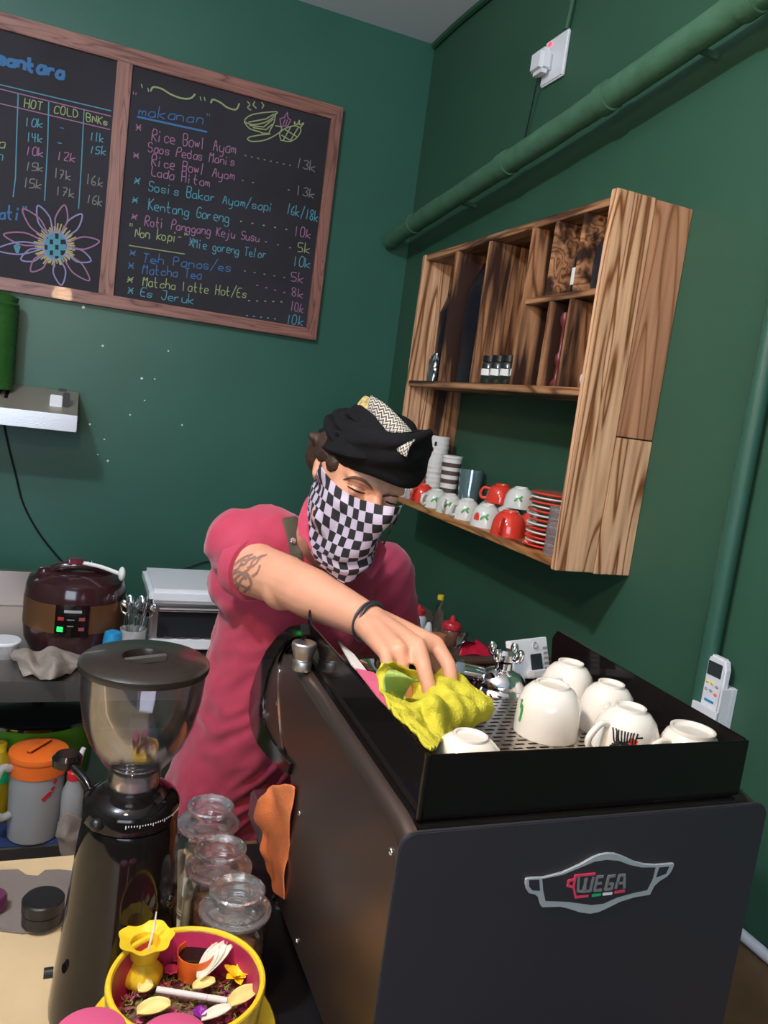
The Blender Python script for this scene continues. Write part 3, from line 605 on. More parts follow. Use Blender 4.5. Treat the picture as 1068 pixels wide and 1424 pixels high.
# paper cups, clear cups, white tub
pc = thing('paper_cup_stack', 'tall stack of white printed paper cups at the far end of the shelf', 'paper cups', (1.168, 2.455, ZS))
rs = []; z = 0
px_, py_ = 1.168, 2.455
for i in range(13): rs += [(.026+.0006*i, z), (.0285+.0006*i, z+.0125), (.0300+.0004*i, z+.0130), (.0300+.0004*i, z+.0165)]; z += .0168
build(MB().lathe(rs, (px_, py_, ZS), 24), 'cups', M_paper, pc)
for k, z in enumerate((.165, .185)): build(MB().rings([[V((px_-.0352*cos(a), py_-.0352*sin(a), ZS+z+dz)) for a in [(.35+.12*i+k*.3) for i in range(3)]] for dz in (0, .014)], False, False, False), 'print', M_blk, pc)
p2_ = thing('patterned_cup_stack', 'stack of white cups with brown printed bands, in front of the paper cups', 'paper cups', (1.09, 2.345, ZS))
build(MB().lathe([(.024, 0), (.032, .155), (.034, .157), (.034, .165)], (1.155, 2.315, ZS), 24), 'cups', M_paper, p2_)
for z in (.045, .075, .102, .128): build(MB().lathe([(.0246+.008*z/.155, z), (.0248+.008*(z+.014)/.155, z+.014)], (1.155, 2.315, ZS), 24, cap=(False, False)), 'printed_band', mat('brown_print', (.10, .06, .05), .6), p2_)
mc = thing('clear_cup_stack', 'stack of clear glossy plastic cups leaning beside the patterned cups', 'plastic cups', (1.16, 2.22, ZS))
rs = [(.030, 0)]
for i in range(12): rs += [(.031+.0007*i, .006+.0115*i), (.0325+.0007*i, .0065+.0115*i)]
build(MB().lathe(rs, (1.195, 2.245, ZS), 28), 'cups', mat('clear_cups', (.30, .42, .46), .1, metal=.6, trans=.2), mc)
single(MB().lathe([(.035, 0), (.042, .01), (.040, .035), (.030, .065), (.013, .08), (.001, .083)], (1.088, 2.462, ZS), 24), 'white_tub', M_white, 'white domed tub behind the head wrap at the far end of the shelf', 'tub')
# small glass bottle at far end
single(MB().lathe([(.008, 0), (.009, .002), (.009, .022), (.005, .028), (.005, .038)], (1.057, 2.412, ZS), 12), 'tiny_bottle', M_glass, 'tiny clear bottle at the far front corner of the open shelf', 'bottle')

# ================================================================== ESPRESSO MACHINE
mx0, mx1, yr = .356, .866, .705
em = thing('espresso_machine', 'black espresso machine with badge on its back panel and raised cup guard', 'espresso machine', (.61, .98, ZT))
side = [(yr, -.79), (yr, -.452), (.712, -.440), (.730, -.434), (1.20, -.414), (1.255, -.418), (1.272, -.44), (1.277, -.50), (1.262, -.545), (1.19, -.548), (1.135, -.568), (1.102, -.60), (1.093, -.66), (1.095, -.74), (1.105, -.79)]
cols = (mx1-mx0)
low = [(y, z-.016 if 1 <= i <= 5 else z) for i, (y, z) in enumerate(side)]; low[6] = (1.268, -.448)
build(MB().prism([(mx0, y, z) for y, z in low], (.004, 0, 0)), 'side_panel', M_side, em, smooth=False, bevel=.0012)
build(MB().prism([(mx1-.004, y, z) for y, z in low], (.004, 0, 0)), 'side_panel', M_side, em, smooth=False, bevel=.0012)
top = [(y, z) for y, z in side[1:4]]+[(1.172, -.4155), (1.184, -.420), (1.187, -.44), (1.187, -.50), (1.187, -.548)]
# the upper shell wraps from the rear over the top; its left and right edges are rounded
def shell(x0, x1, m, nm):
    n = len(top); a = [V((x0, y, z)) for y, z in top]; b = [V((x1, y, z)) for y, z in top]; a2 = [V((x0, y, z-.004)) for y, z in top]; b2 = [V((x1, y, z-.004)) for y, z in top]
    return build(MB().rings([[a[i], b[i], b2[i], a2[i]] for i in range(n)]), nm, m, em, smooth=False)
shell(mx0+.0185, mx1-.0185, M_blkg, 'top_shell')
for sx, x in ((1, mx0), (-1, mx1)):
    rs_ = []
    for p in [(yr+.0005, -.440), (.730, -.434), (.90, -.427), (1.05, -.4205), (1.19, -.4145), (1.235, -.4155), (1.258, -.424), (1.268, -.440)]:
        rs_.append([V((x+sx*(.0175-.0175*cos(a)), p[0], p[1]-.0175+.0175*sin(a))) for a in [pi/2*k/7 for k in range(8)]]+[V((x+sx*.0175, p[0], p[1]-.010)), V((x+sx*.004, p[0], p[1]-.0175))])
    build(MB().rings(rs_), 'edge_rail', M_side, em)
# raised left lip inside the rail
build(MB().box((.385, .76, -.431), (.397, 1.19, -.405)), 'inner_lip', M_blk, em, smooth=False, bevel=.003)
build(MB().prism([(mx0+.0045, y, z) for y, z in ((1.10, -.60), (1.09, -.66), (1.092, -.785), (1.082, -.785), (1.080, -.66), (1.09, -.60))], (cols-.009, 0, 0)), 'splash_panel', M_steel, em, smooth=False)
build(MB().box((mx0+.0045, .71, -.79), (mx1-.0045, 1.10, -.782)), 'underside', M_blk, em, smooth=False)
build(MB().box((mx0+.02, .73, -.83), (mx1-.02, 1.34, -.7905)), 'plinth', M_blk, em, smooth=False, bevel=.004)
build(MB().box((mx0+.004, 1.11, -.789), (mx1-.004, 1.36, -.735)), 'drip_tray', M_steel, em, smooth=False, bevel=.004)
for x in (mx0+.06, mx1-.06):
    for y in (.78, 1.26): build(MB().lathe([(.018, 0), (.020, .004), (.015, .012), (.015, .0695)], (x, y, ZT+.0002), 18), 'foot', M_chrome, em)
def rrect(x0, x1, z0, z1, r, y, n=7):
    out = []
    for cx_, cz_, a0 in ((x1-r, z0+r, -pi/2), (x1-r, z1-r, 0), (x0+r, z1-r, pi/2), (x0+r, z0+r, pi)):
        out += [V((cx_+r*cos(a0+pi/2*i/n), y, cz_+r*sin(a0+pi/2*i/n))) for i in range(n+1)]
    return out
build(MB().prism(rrect(.352, .872, -.80, -.4385, .020, .6985), (0, .006, 0)), 'rear_panel', M_rear, em, smooth=False, bevel=.0012)
YP = .6985
# badge
BC = (700, 1160, 4.108)
def bp(x, y, yy=YP): return at(BC[0]+x/BC[2], BC[1]+y/BC[2], 'y', yy)
outer = [(120, 250), (128, 243), (150, 240), (220, 238), (330, 210), (430, 165), (500, 125), (545, 107), (590, 100), (630, 102), (680, 120), (740, 148), (800, 163), (860, 166), (965, 158), (969, 168), (958, 195), (945, 217), (925, 238), (885, 262), (855, 290), (830, 340), (740, 355), (660, 380), (590, 415), (540, 438), (490, 448), (430, 440), (370, 420), (320, 408), (215, 411), (205, 395), (192, 352), (175, 338), (140, 330), (124, 305), (118, 275)]
inner = [(222, 256), (340, 232), (440, 190), (520, 157), (590, 146), (660, 152), (720, 175), (790, 190), (868, 190), (853, 250), (820, 318), (740, 335), (650, 360), (570, 396), (500, 403), (440, 395), (370, 385), (240, 380), (227, 320)]
badge = build(MB().prism([bp(*p) for p in outer], (0, -.003, 0)), 'badge', mat('badge_silver', (.72, .76, .80), .30, metal=.55), em, smooth=False, bevel=.0008)
badge['label'] = 'silver cup-shaped name badge'
build(MB().prism([bp(*p, YP-.003) for p in inner], (0, -.0006, 0)), 'badge_field', M_rear, badge, smooth=False)
for h in ([(146, 262), (204, 260), (208, 322), (165, 320), (147, 300)], [(890, 190), (946, 184), (928, 225), (872, 246)]): build(MB().prism([bp(*p, YP-.003) for p in h], (0, -.0006, 0)), 'badge_opening', M_rear, badge, smooth=False)
def bstroke(strokes, w, m, nm, t=.0012, yy=YP-.0036):
    mb = MB()
    for s in strokes: mb.ribbon([bp(*p, yy) for p in s], (0, -1, 0), w, t)
    return build(mb, nm, m, badge, smooth=False)
M_let = mat('badge_letter_grey', (.36, .36, .38), .35, metal=.5)
bstroke([[(428, 246), (424, 322), (452, 326), (474, 250)], [(452, 326), (494, 322), (512, 244)], [(466, 255), (464, 320)]], .0030, M_let, 'letter')
bstroke([[(566, 240), (534, 243), (518, 320), (556, 316)], [(528, 280), (556, 278)]], .0032, M_let, 'letter')
bstroke([[(634, 236), (600, 240), (580, 314), (614, 310), (622, 280), (604, 281)]], .0032, M_let, 'letter')
bstroke([[(640, 306), (662, 234), (690, 231), (688, 304)], [(652, 278), (686, 276)]], .0032, M_let, 'letter')
M_redb = mat('badge_red', (.75, .06, .12), .35)
bstroke([[(520, 225), (410, 236), (398, 300), (410, 358), (480, 350)], [(404, 258), (372, 264), (366, 292), (394, 300)]], .0028, M_redb, 'cup_outline')
bstroke([[(508, 348), (552, 342)]], .0030, mat('badge_green', (.02, .42, .16), .4), 'flag_stripe'); bstroke([[(570, 341), (616, 336)]], .0030, M_white, 'flag_stripe'); bstroke([[(636, 330), (688, 323)]], .0030, M_redb, 'flag_stripe')
# screws on the side panel
for q in ((543, 1184), (416, 1131), (412, 1309)): build(MB().ball(at(*q, 'x', mx0-.001), (.0025, .0045, .0045), 12, 8), 'screw', M_chrome, em)
for yy, zz in ((1.245, -.462), (1.235, -.515)): build(MB().ball((mx0-.001, yy, zz), (.0025, .004, .004), 12, 8), 'screw', M_chrome, em)
# cup guard
zg0, zg1 = -.4345, -.360
build(MB().box((.380, .7155, zg0), (.836, .7190, zg1)), 'guard_panel', M_blkg, em, smooth=False, bevel=.001)
build(MB().prism([(.378, y, z) for y, z in ((.722, zg0), (1.19, zg0+.012), (1.195, zg1+.022), (1.175, zg1+.002), (.722, zg1))], (.0035, 0, 0)), 'guard_panel', M_blkg, em, smooth=False, bevel=.001)
build(MB().prism([(.8345, y, z) for y, z in ((.722, zg0), (1.16, zg0+.012), (1.170, zg1-.012), (1.160, zg1+.004), (1.150, zg1+.006), (.722, zg1))], (.0035, 0, 0)), 'guard_panel', M_blkg, em, smooth=False, bevel=.001)
build(MB().cyl((.380, .7185, zg0), (.380, .7185, zg1), .0042, n=12), 'corner_post', M_blkg, em)
# perforated cup grate
gr = MB(); gx0, gy0, px, py, sx, sy = .384, .722, .0205, .0118, .0145, .0045
nx, ny = 21, 34
for i in range(nx):
    for j in range(ny):
        ox = (.010 if j % 2 else 0)
        a, b = gx0+i*px+ox, gy0+j*py; hx, hy = (px-sx)/2, (py-sy)/2; z = -.4215
        if a+px > .834: continue
        o_ = [(a, b), (a+px, b), (a+px, b+py), (a, b+py)]; i_ = [(a+hx, b+hy), (a+px-hx, b+hy), (a+px-hx, b+py-hy), (a+hx, b+py-hy)]
        gr.add([(x, y, z) for x, y in o_]+[(x, y, z) for x, y in i_]+[(x, y, z-.003) for x, y in i_], [(0, 1, 5, 4), (1, 2, 6, 5), (2, 3, 7, 6), (3, 0, 4, 7), (4, 5, 9, 8), (5, 6, 10, 9), (6, 7, 11, 10), (7, 4, 8, 11)])
o = build(gr, 'cup_grate', mat('grate_steel', (.50, .46, .42), .28, metal=1), em, smooth=False); o['kind'] = 'stuff'
# barista side: fascia, group heads, steam wand
build(MB().box((mx0+.03, 1.1885, -.53), (mx1-.03, 1.202, -.435)), 'control_fascia', M_blkg, em, smooth=False, bevel=.004)
for x in (.50, .72):
    g_ = build(MB().lathe([(.030, 0), (.038, .010), (.038, .045), (.030, .055)], (x, 1.20, -.605), 28), 'group_head', M_chrome, em)
    build(MB().lathe([(.034, 0), (.036, .004), (.036, .026)], (x, 1.20, -.634), 28).tube(curve([(x, 1.23, -.622), (x, 1.30, -.624), (x, 1.36, -.632)], 10), .009, 10), 'portafilter', M_blkg, g_)
build(MB().tube(curve([(.835, 1.27, -.545), (.84, 1.30, -.56), (.845, 1.315, -.64), (.84, 1.30, -.71)], 18), .004, 8), 'steam_wand', M_chrome, em)
# curved black end cheek on the barista side
ck = [at(x, y, 'x', .350) for x, y in ((418, 867), (400, 872), (385, 884), (370, 903), (357, 930), (348, 960), (345, 990), (349, 1015), (357, 1035), (370, 1052), (384, 1066), (400, 1078))]
ci = [at(x, y, 'x', .350) for x, y in ((420, 884), (404, 888), (393, 898), (382, 914), (372, 938), (366, 965), (365, 990), (368, 1010), (376, 1026), (386, 1040), (396, 1052), (404, 1062))]
mbk = MB(); rs = []
for a, b in zip(ck, ci): rs.append([a, b, b+V((.014, 0, 0)), a+V((.014, 0, 0))])
build(MB().rings(rs), 'end_cheek', M_blkg, em, ang=50, bevel=.002)
ci2 = [p+V((.004, 0, 0)) for p in ci]; bk = [V((.354, 1.255-.10*(i/11)**2.2, -.43-.15*i/11)) for i in range(12)]
build(MB().rings([[a, b, b+V((.004, 0, 0)), a+V((.004, 0, 0))] for a, b in zip(ci2, bk)]), 'cheek_web', M_side, em, ang=50)
# top tray on the barista side (flat dark ledge)
build(MB().box((.40, 1.150, -.4165), (.83, 1.184, -.4105)), 'top_ledge', mat('brown_ledge', (.10, .065, .05), .35, metal=.6), em, smooth=False, bevel=.002)

# ---- things on top of the machine
ZG = -.4212
gc = 'white cups upside down on the espresso machine'
mc_ = [((.745, .985, ZG), .0430, .070, 0, 3.75, 'white upturned cup farthest back on the machine, beside the timer'),
       ((.755, .897, ZG), .0415, .070, 0, 4.0, 'white upturned cup between the back cup and the rooster cup'),
       ((.648, .889, ZG), .0445, .073, 1, 1.0, 'tall straight white upturned cup with a green leaf at its left'),
       ((.722, .812, ZG), .0455, .070, 0, 3.30, 'white upturned cup painted with a black and red rooster'),
       ((.792, .768, ZG), .0435, .056, 2, 3.15, 'low wide white upturned cup in the near right corner of the guard'),
       ((.462, .775, ZG), .0450, .055, 0, 1.0, 'white upturned cup beside the lime cloth in the near left corner')]
for i, (c, R, H, k, ha, lab) in enumerate(mc_):
    t, p = cup('upturned_cup', lab, c, R, H, M_cer, ha, k, gc, handle=i in (0, 1, 3, 4), hx=.025)
    f = facing(c)
    if i == 2: decal(t, c, p, [[(f-.95, H*.25), (f-.90, H*.42), (f-.98, H*.62), (f-.90, H*.45)], [(f-1.0, H*.50), (f-1.08, H*.66)]], M_leafgreen, .005)
    if i == 3:
        st = []
        for k_ in range(9): a = f-.30+k_*.075; st.append([(a, H*.46), (a-.08+k_*.012, H*.60+.004*sin(k_*2)), (a-.16+k_*.03, H*.68)])
        st += [[(f-.45+.05*k_, H*(.30+.05*k_)), (f-.30+.05*k_, H*(.36+.03*k_)), (f-.12, H*.44)] for k_ in range(5)]
        st += [[(f-.15, H*.40), (f+.30, H*.36)], [(f-.05, H*.34), (f+.28, H*.31)], [(f+.32, H*.60), (f+.55, H*.62)], [(f-.1, H*.46), (f+.12, H*.52)], [(f-.1, H*.43), (f+.12, H*.47)]]
        decal(t, c, p, st, M_blk, .0022)
        decal(t, c, p, [[(f+.12, H*.58), (f+.36, H*.52)], [(f+.13, H*.52), (f+.34, H*.46)], [(f+.12, H*.46), (f+.28, H*.40)]], M_redc, .0055)
# chrome tap on a round flange
tc = V((.668, 1.052, ZG)); tap = thing('chrome_tap', 'chrome valve tap with pronged handle lying on the cup grate', 'tap', tc)
build(MB().lathe([(.044, 0), (.045, .004), (.041, .008), (.041, .012), (.036, .022), (.026, .031), (.014, .036), (.014, .046)], tc, 32), 'flange', M_chrome, tap)
hd = MB().lathe([(.011, .046), (.017, .050), (.017, .060), (.010, .066)], tc, 20)
build(hd, 'handle_hub', M_chrome, tap)
for k in range(4):
    a = k*pi/2+.5; d = V((cos(a), sin(a), 0))
    build(MB().tube(curve([tc+d*.010+V((0, 0, .056)), tc+d*.024+V((0, 0, .056)), tc+d*.027+V((0, 0, .072))], 8), [.006, .006, .006, .0062, .0064, .0066, .0068, .006, .004], 10), 'handle_prong', M_chrome, tap)
a_ = tc+V((-.030, .012, .020)); b_ = tc+V((-.105, .030, .030))
build(MB().cyl(a_, a_+(b_-a_)*.45, .013, n=20), 'spout', M_chrome, tap)
build(MB().cyl(a_+(b_-a_)*.45, a_+(b_-a_)*.62, .017, n=6), 'hex_nut', M_chrome, tap)
build(MB().tube(curve([a_+(b_-a_)*.62, a_+(b_-a_)*.9, b_+V((-.012, 0, -.012)), b_+V((-.018, 0, -.034))], 12), .0115, 16), 'bent_pipe', M_chrome, tap)
# small white digital timer leaning back
tm = thing('digital_timer', 'small white digital timer on a stand with dark square display', 'timer', (.755, 1.13, ZG))
Rt = Matrix.Rotation(.30, 3, 'Z') @ Matrix.Rotation(-.35, 3, 'X') @ Matrix.Scale(1.2, 3); cc = V((.748, 1.098, ZG+.0195))
for a, b, m, nm in (((-.038, -.005, -.014), (.038, .006, .040), M_white, 'case'), ((-.002, -.0065, -.004), (.022, -.0045, .018), mat('dark_screen', (.03, .04, .045), .2), 'display'), ((-.014, -.018, -.014), (.018, -.0055, -.004), M_white, 'stand')):
    build(MB().box(a, b, Rt, cc), nm, m, tm, smooth=False, bevel=.0012)
for k in range(5): build(MB().box((.026, -.0062, -.004+k*.007), (.035, -.0048, -.0015+k*.007), Rt, cc), 'vent_slot', M_grey, tm, smooth=False)
build(MB().torus(cc+Rt @ V((.010, -.006, .030)), .005, .0012, Rt @ V((0, 1, 0)), 16, 6), 'emblem', M_grey, tm)
# aluminium tamper, silver dish, pink packet, spout cup
tp = thing('coffee_tamper', 'small round aluminium tamper standing on the left edge of the machine top', 'tamper', (.3575, 1.13, -.4165))
build(MB().lathe([(.0145, 0), (.015, .001), (.015, .014), (.0145, .015)], (.3575, 1.13, -.4165), 28), 'base', M_alum, tp)
build(MB().lathe([(.0125, .0155), (.0145, .020), (.0175, .030), (.0192, .036), (.0192, .042), (.0175, .044)], (.3575, 1.13, -.4165), 28), 'grip', M_alum, tp)
dc = V((.475, 1.115, ZG+.002))
single(MB().lathe([(.012, 0), (.026, .006), (.030, .014), (.031, .015), (.028, .013), (.012, .004), (.0005, .003)], dc, 28), 'steel_dish', M_chrome, 'small shiny steel dish beside the hand behind the lime cloth', 'dish', base=dc)
single(MB().prism([at(x, y, 'z', -.405) for x, y in ((470, 893), (492, 912), (512, 938), (508, 946), (488, 925))], (0, 0, .003)), 'folded_paper', M_paper, 'folded white paper strip poking out beside the guard by the wrist', 'paper', smooth=False)
pk = MB().prism([at(x, y, 'z', -.395) for x, y in ((494, 932), (520, 938), (556, 985), (566, 1002), (545, 1000), (520, 965))], (0, 0, .004))
single(pk, 'pink_packet', mat('pink_wrapper', (.75, .16, .28), .4, bump=.5, bscale=60), 'pink wrapper edge peeping out under the lime cloth', 'wrapper', smooth=False, bevel=.001)
# ================================================================== BAR COUNTER and what stands on it
ct = thing('bar_counter', 'bar counter with cream laminate top under the grinder and the espresso machine', 'counter', (0, .9, ZF))
build(MB().box((-1.3, .30, ZT-.035), (.235, 1.46, ZT)), 'worktop', M_cream, ct, smooth=False, bevel=.003)
build(MB().box((.235, .30, ZT-.035), (XW-.001, 1.46, ZT-.0002)), 'worktop', M_dwood, ct, smooth=False, bevel=.003)
build(MB().box((-1.25, .36, ZF), (XW-.03, 1.38, ZT-.0355)), 'cabinet', M_dwood, ct, smooth=False)
single(MB().prism([(x, y, ZT+.0002) for x, y in ((.235, .50), (.90, .50), (.90, 1.44), (.235, 1.44))], (0, 0, .003)), 'black_bar_mat', M_blk, 'black mat under the espresso machine and glass jars', 'mat', smooth=False)
# metal angle lying beside the machine foot
single(MB().prism([(.318, y, z) for y, z in ((.72, ZT+.0035), (1.36, ZT+.0035), (1.36, ZT+.030), (.72, ZT+.030))], (.008, 0, 0)), 'metal_strip', M_side, 'dark metal edging strip running along the foot of the machine', 'strip', smooth=False, bevel=.001)
# grey rubber mat with a wavy edge
mt = [at(x, y, 'z', ZT) for x, y in ((-60, 1212), (0, 1213), (25, 1212), (38, 1220), (52, 1221), (62, 1213), (82, 1212), (100, 1214), (140, 1225), (140, 1262), (95, 1285), (70, 1296), (30, 1300), (0, 1296), (-60, 1296))]
single(MB().prism([p+V((0, 0, .0003)) for p in mt], (0, 0, .005)), 'grey_rubber_mat', M_mat, 'grey rubber mat with scalloped edge on the cream counter at left', 'mat', smooth=False, bevel=.001)
kc = at(58, 1281, 'z', ZT+.006)
pk = thing('puck_tin', 'squat black lidded round tin on the grey rubber mat', 'tin', kc)
build(MB().lathe([(.029, 0), (.031, .002), (.031, .020), (.030, .021)], kc, 36), 'base', M_blk, pk)
build(MB().lathe([(.030, .0215), (.0325, .023), (.0325, .040), (.030, .0425), (.0005, .0428)], kc, 36), 'lid', M_blk, pk)
kb = at(-10, 1264, 'z', ZT+.006)
single(MB().lathe([(.018, 0), (.021, .003), (.021, .022), (.018, .026)], kb, 24), 'purple_jar', mat('dim_purple', (.10, .02, .06), .2, coat=.6), 'small dark purple jar cut by the left edge on the rubber mat', 'jar', base=kb)

# ------------------------------------------------------------------ coffee grinder
gx, gy = .1165, 1.068
gd = thing('coffee_grinder', 'tall black coffee grinder with clear bean hopper and dark lid', 'coffee grinder', (gx, gy, ZT))
def oval(r, rx, ry, z, ox=0, oy=0): return [V((gx+ox+rx*cos(2*pi*j/40), gy+oy+ry*sin(2*pi*j/40), z)) for j in range(40)]
rs = []
for z, r in ((-.8995, .080), (-.895, .087), (-.88, .0875), (-.84, .084), (-.78, .0785), (-.70, .0725), (-.64, .0675), (-.612, .0645), (-.604, .062)): rs.append(oval(0, r, r*1.05, z))
build(MB().rings(rs), 'body', M_blkg, gd)
build(MB().rings([oval(0, r, r, z) for z, r in ((-.6035, .057), (-.602, .0645), (-.582, .0645), (-.574, .060), (-.566, .048), (-.562, .036))]), 'adjusting_collar', M_blkg, gd)
for k in range(26):
    a = -1.75+k*.055; big = k % 5 == 0
    d = V((cos(a), sin(a), 0)); s = V((-d.y, d.x, 0))*.0006; c0 = V((gx, gy, 0))+d*.0648
    zz = -.5850; hh = .0045 if big else .002
    build(MB().prism([c0-s+V((0, 0, zz-hh)), c0+s+V((0, 0, zz-hh)), c0+s+V((0, 0, zz)), c0-s+V((0, 0, zz))], d*.0004), 'scale_tick', M_paper, gd, smooth=False)
build(MB().lathe([(.035, -.5655), (.036, -.562), (.0345, -.540), (.0340, -.535), (.036, -.533), (.046, -.521), (.062, -.497), (.074, -.466), (.0805, -.43), (.083, -.392), (.0815, -.392), (.079, -.43), (.0725, -.465), (.060, -.496), (.044, -.519), (.033, -.531), (.031, -.540), (.0325, -.5655)], (gx, gy, 0), 48, cap=(False, False)), 'hopper', M_hop, gd)
build(MB().lathe([(.0305, -.558), (.0305, -.545), (.012, -.541), (.0005, -.540)], (gx, gy, 0), 28), 'hopper_gate', mat('clear_gate', (.8, .75, .75), .1, trans=.8), gd)
ld = build(MB().lathe([(.080, -.3915), (.0855, -.3910), (.0865, -.387), (.0860, -.382), (.081, -.378), (.034, -.3745), (.031, -.3745), (.029, -.384), (.0005, -.3845)], (gx, gy, 0), 56), 'lid', mat('lid_brown_black', (.022, .017, .014), .32, coat=.3), gd)
build(MB().box((gx-.030, gy-.0035, -.384), (gx+.030, gy+.0035, -.3745), Matrix.Rotation(.35, 3, 'Z'), (gx-gx*cos(.35)+gy*sin(.35), gy-gx*sin(.35)-gy*cos(.35), 0)), 'lid_handle', M_alum, ld, smooth=False, bevel=.001)
build(MB().ball((gx-.047, gy-.047, -.590), (.009, .009, .009)), 'lock_knob', M_blk, gd)
kn = V((.048, 1.13, -.575))
build(MB().tube(curve([(gx-.05, gy+.02, -.588), (.055, 1.11, -.572), (.030, 1.145, -.560)], 10), .006, 10).lathe([(.012, 0), (.020, .003), (.021, .014), (.016, .020)], (.030, 1.150, -.570), 20), 'dosing_arm', M_blkg, gd)
for k, (dx, r) in enumerate(((.055, .010), (.032, .007))): build(MB().ball((gx+dx, gy-.066+.02*k, -.70+.05*k), (r*.6, .004, r)), 'side_button', M_blkg, gd)
build(MB().lathe([(.007, 0), (.007, .012)], at(74, 1352, 'y', gy-.03)-V((.0, 0, 0)), 12, (-1, 0, 0)), 'side_bolt', M_blk, gd)
for a in (.6, 2.5, 3.8, 5.6): pass

# ------------------------------------------------------------------ three glass jars
def gjar(c, lab, beans, first=None):
    if first: return dup(first, c, label=lab)
    c = V(c); t = thing('glass_jar', lab, 'jar', c, 'glass jars beside the grinder')
    build(MB().lathe([(.040, 0), (.048, .003), (.050, .015), (.050, .115), (.046, .132), (.041, .140), (.041, .150), (.0385, .150), (.0385, .140), (.0435, .131), (.0475, .114), (.0475, .016), (.0450, .005), (.0005, .004)], c, 36), 'body', M_jarg, t)
    build(MB().lathe([(.0440, .006), (.0470, .016), (.0470, .085), (.030, .092), (.0005, .090)], c, 28), 'contents', beans, t)
    l = build(MB().lathe([(.0375, .146), (.0375, .1505), (.0500, .1510), (.0520, .154), (.0520, .158), (.0490, .1595), (.045, .1600), (.0440, .1640), (.030, .168), (.025, .171), (.0245, .178), (.0330, .180), (.0390, .1815), (.0400, .184), (.0400, .188), (.0375, .190), (.0340, .1900), (.0250, .1840), (.0005, .1830)], c, 48), 'lid', M_lidg, t, ang=28)
    return t
beans_m = mat('toasted_flakes', (.42, .20, .09), .6, bump=1, bscale=140, var=.5, vscale=90)
j1 = gjar((.268, 1.262, ZT+.0034), 'glass jar with round knobbed lid, farthest of the three', beans_m)
j2 = gjar((.264, 1.135, ZT+.0034), 'glass jar with round knobbed lid, middle of the three', beans_m, j1)
j3 = gjar((.270, 1.028, ZT+.0034), 'glass jar with round knobbed lid, nearest of the three behind the offering basket', beans_m, j1)
lb = build(MB().rings([[V((.268+.0508*cos(a), 1.262+.0508*sin(a), ZT+z)) for a in [-2.45+i*.12 for i in range(11)]] for z in (.050, .085)], False, False, False), 'paper_label', M_paper, j1)
mb = MB()
for i, ch in enumerate('ARA'):
    for st in G[ch].split('/'):
        P = []
        for c_ in st.split():
            u, v_ = int(c_[0], 16)/4*.10, (int(c_[1], 16)-3)/8*.014; a = -2.25+i*.16+u; P.append(V((.268+.0514*cos(a), 1.262+.0514*sin(a), ZT+.062+v_)))
        mb.ribbon(P, (cos(-2.0), sin(-2.0), 0), .0018)
build(mb, 'label_lettering', M_blk, lb, smooth=False)

# ------------------------------------------------------------------ offering basket
bc = V((.185, .897, -.805)); R = .098
st_ = single(MB().lathe([(.055, 0), (.058, .004), (.050, .01), (.048, .070), (.060, .0785), (.060, .0815)], (bc.x, bc.y, ZT+.0002), 32), 'stand', M_blk, 'short black round stand under the yellow plate', 'stand', base=(bc.x, bc.y, ZT))
single(MB().lathe([(.06, 0), (.085, .002), (.112, .010), (.118, .014), (.116, .016), (.085, .006), (.0005, .005)], (bc.x, bc.y, ZT+.0822), 48), 'yellow_plate', M_yel, 'yellow plastic plate under the offering basket', 'plate', base=(bc.x, bc.y, ZT+.0822))
zb = ZT+.0885; zr = -.735
bk = thing('offering_basket', 'round magenta-lined offering basket with yellow rim full of petals', 'basket', (bc.x, bc.y, zb))
build(MB().lathe([(R-.012, 0), (R-.006, .002), (R, zr-zb-.002), (R-.0005, zr-zb-.001), (R-.008, zr-zb-.001), (R-.012, .020), (R-.02, .012)], (bc.x, bc.y, zb), 56, cap=(True, False)), 'outer_wall', mat('yellow_printed_bamboo', (.60, .40, .06), .6, var=.5, vscale=40, bump=.4), bk)
build(MB().lathe([(R-.0085, zr-zb-.0015), (R-.012, .022), (R-.014, .018), (.0005, .016)], (bc.x, bc.y, zb), 56, cap=(False, False)), 'lining', mat('basket_lining', (.50, .03, .10), .45, var=.25, vscale=14), bk)
build(MB().torus((bc.x, bc.y, zr), R-.004, .0035, (0, 0, 1), 64, 8), 'rim', M_yel, bk)
zf = zb+.022
random.seed(11)
# bed of shredded leaves and petals
bed = MB()
for i in range(1500):
    a, r = random.uniform(0, 2*pi), (R-.018)*math.sqrt(random.random()); p = V((bc.x+r*cos(a), bc.y+r*sin(a), zf+random.uniform(-.003, .012))); h = random.uniform(0, 2*pi); d = V((cos(h), sin(h), random.uniform(-.3, .5)))*random.uniform(.005, .011); s = V((-d.y, d.x, 0)).normalized()*.0007
    bed.add([p-s, p+s, p+d+s*.5, p+d-s*.5], [(0, 1, 2, 3)])
o = build(bed, 'shredded_leaf', mat('shredded_green', (.22, .22, .05), .7, var=.6, vscale=60), bk, smooth=False); o['kind'] = 'stuff'
bed = MB()
for i in range(260):
    a, r = random.uniform(0, 2*pi), (R-.018)*math.sqrt(random.random()); p = V((bc.x+r*cos(a), bc.y+r*sin(a), zf+random.uniform(0, .010))); R3 = Matrix.Rotation(random.uniform(0, 6.28), 3, 'Z') @ Matrix.Rotation(random.uniform(-.9, .9), 3, 'X'); s = random.uniform(.003, .006)
    bed.add([p+R3 @ V((s*x, s*y*.7, s*.25*abs(x))) for x, y in ((-1, 0), (-.4, .8), (.5, .7), (1, 0), (.4, -.8), (-.5, -.7))], [(0, 1, 2, 3, 4, 5)])
o = build(bed, 'petal_litter', mat('magenta_petals', (.38, .05, .13), .6, var=.8, vscale=70), bk, smooth=False); o['kind'] = 'stuff'
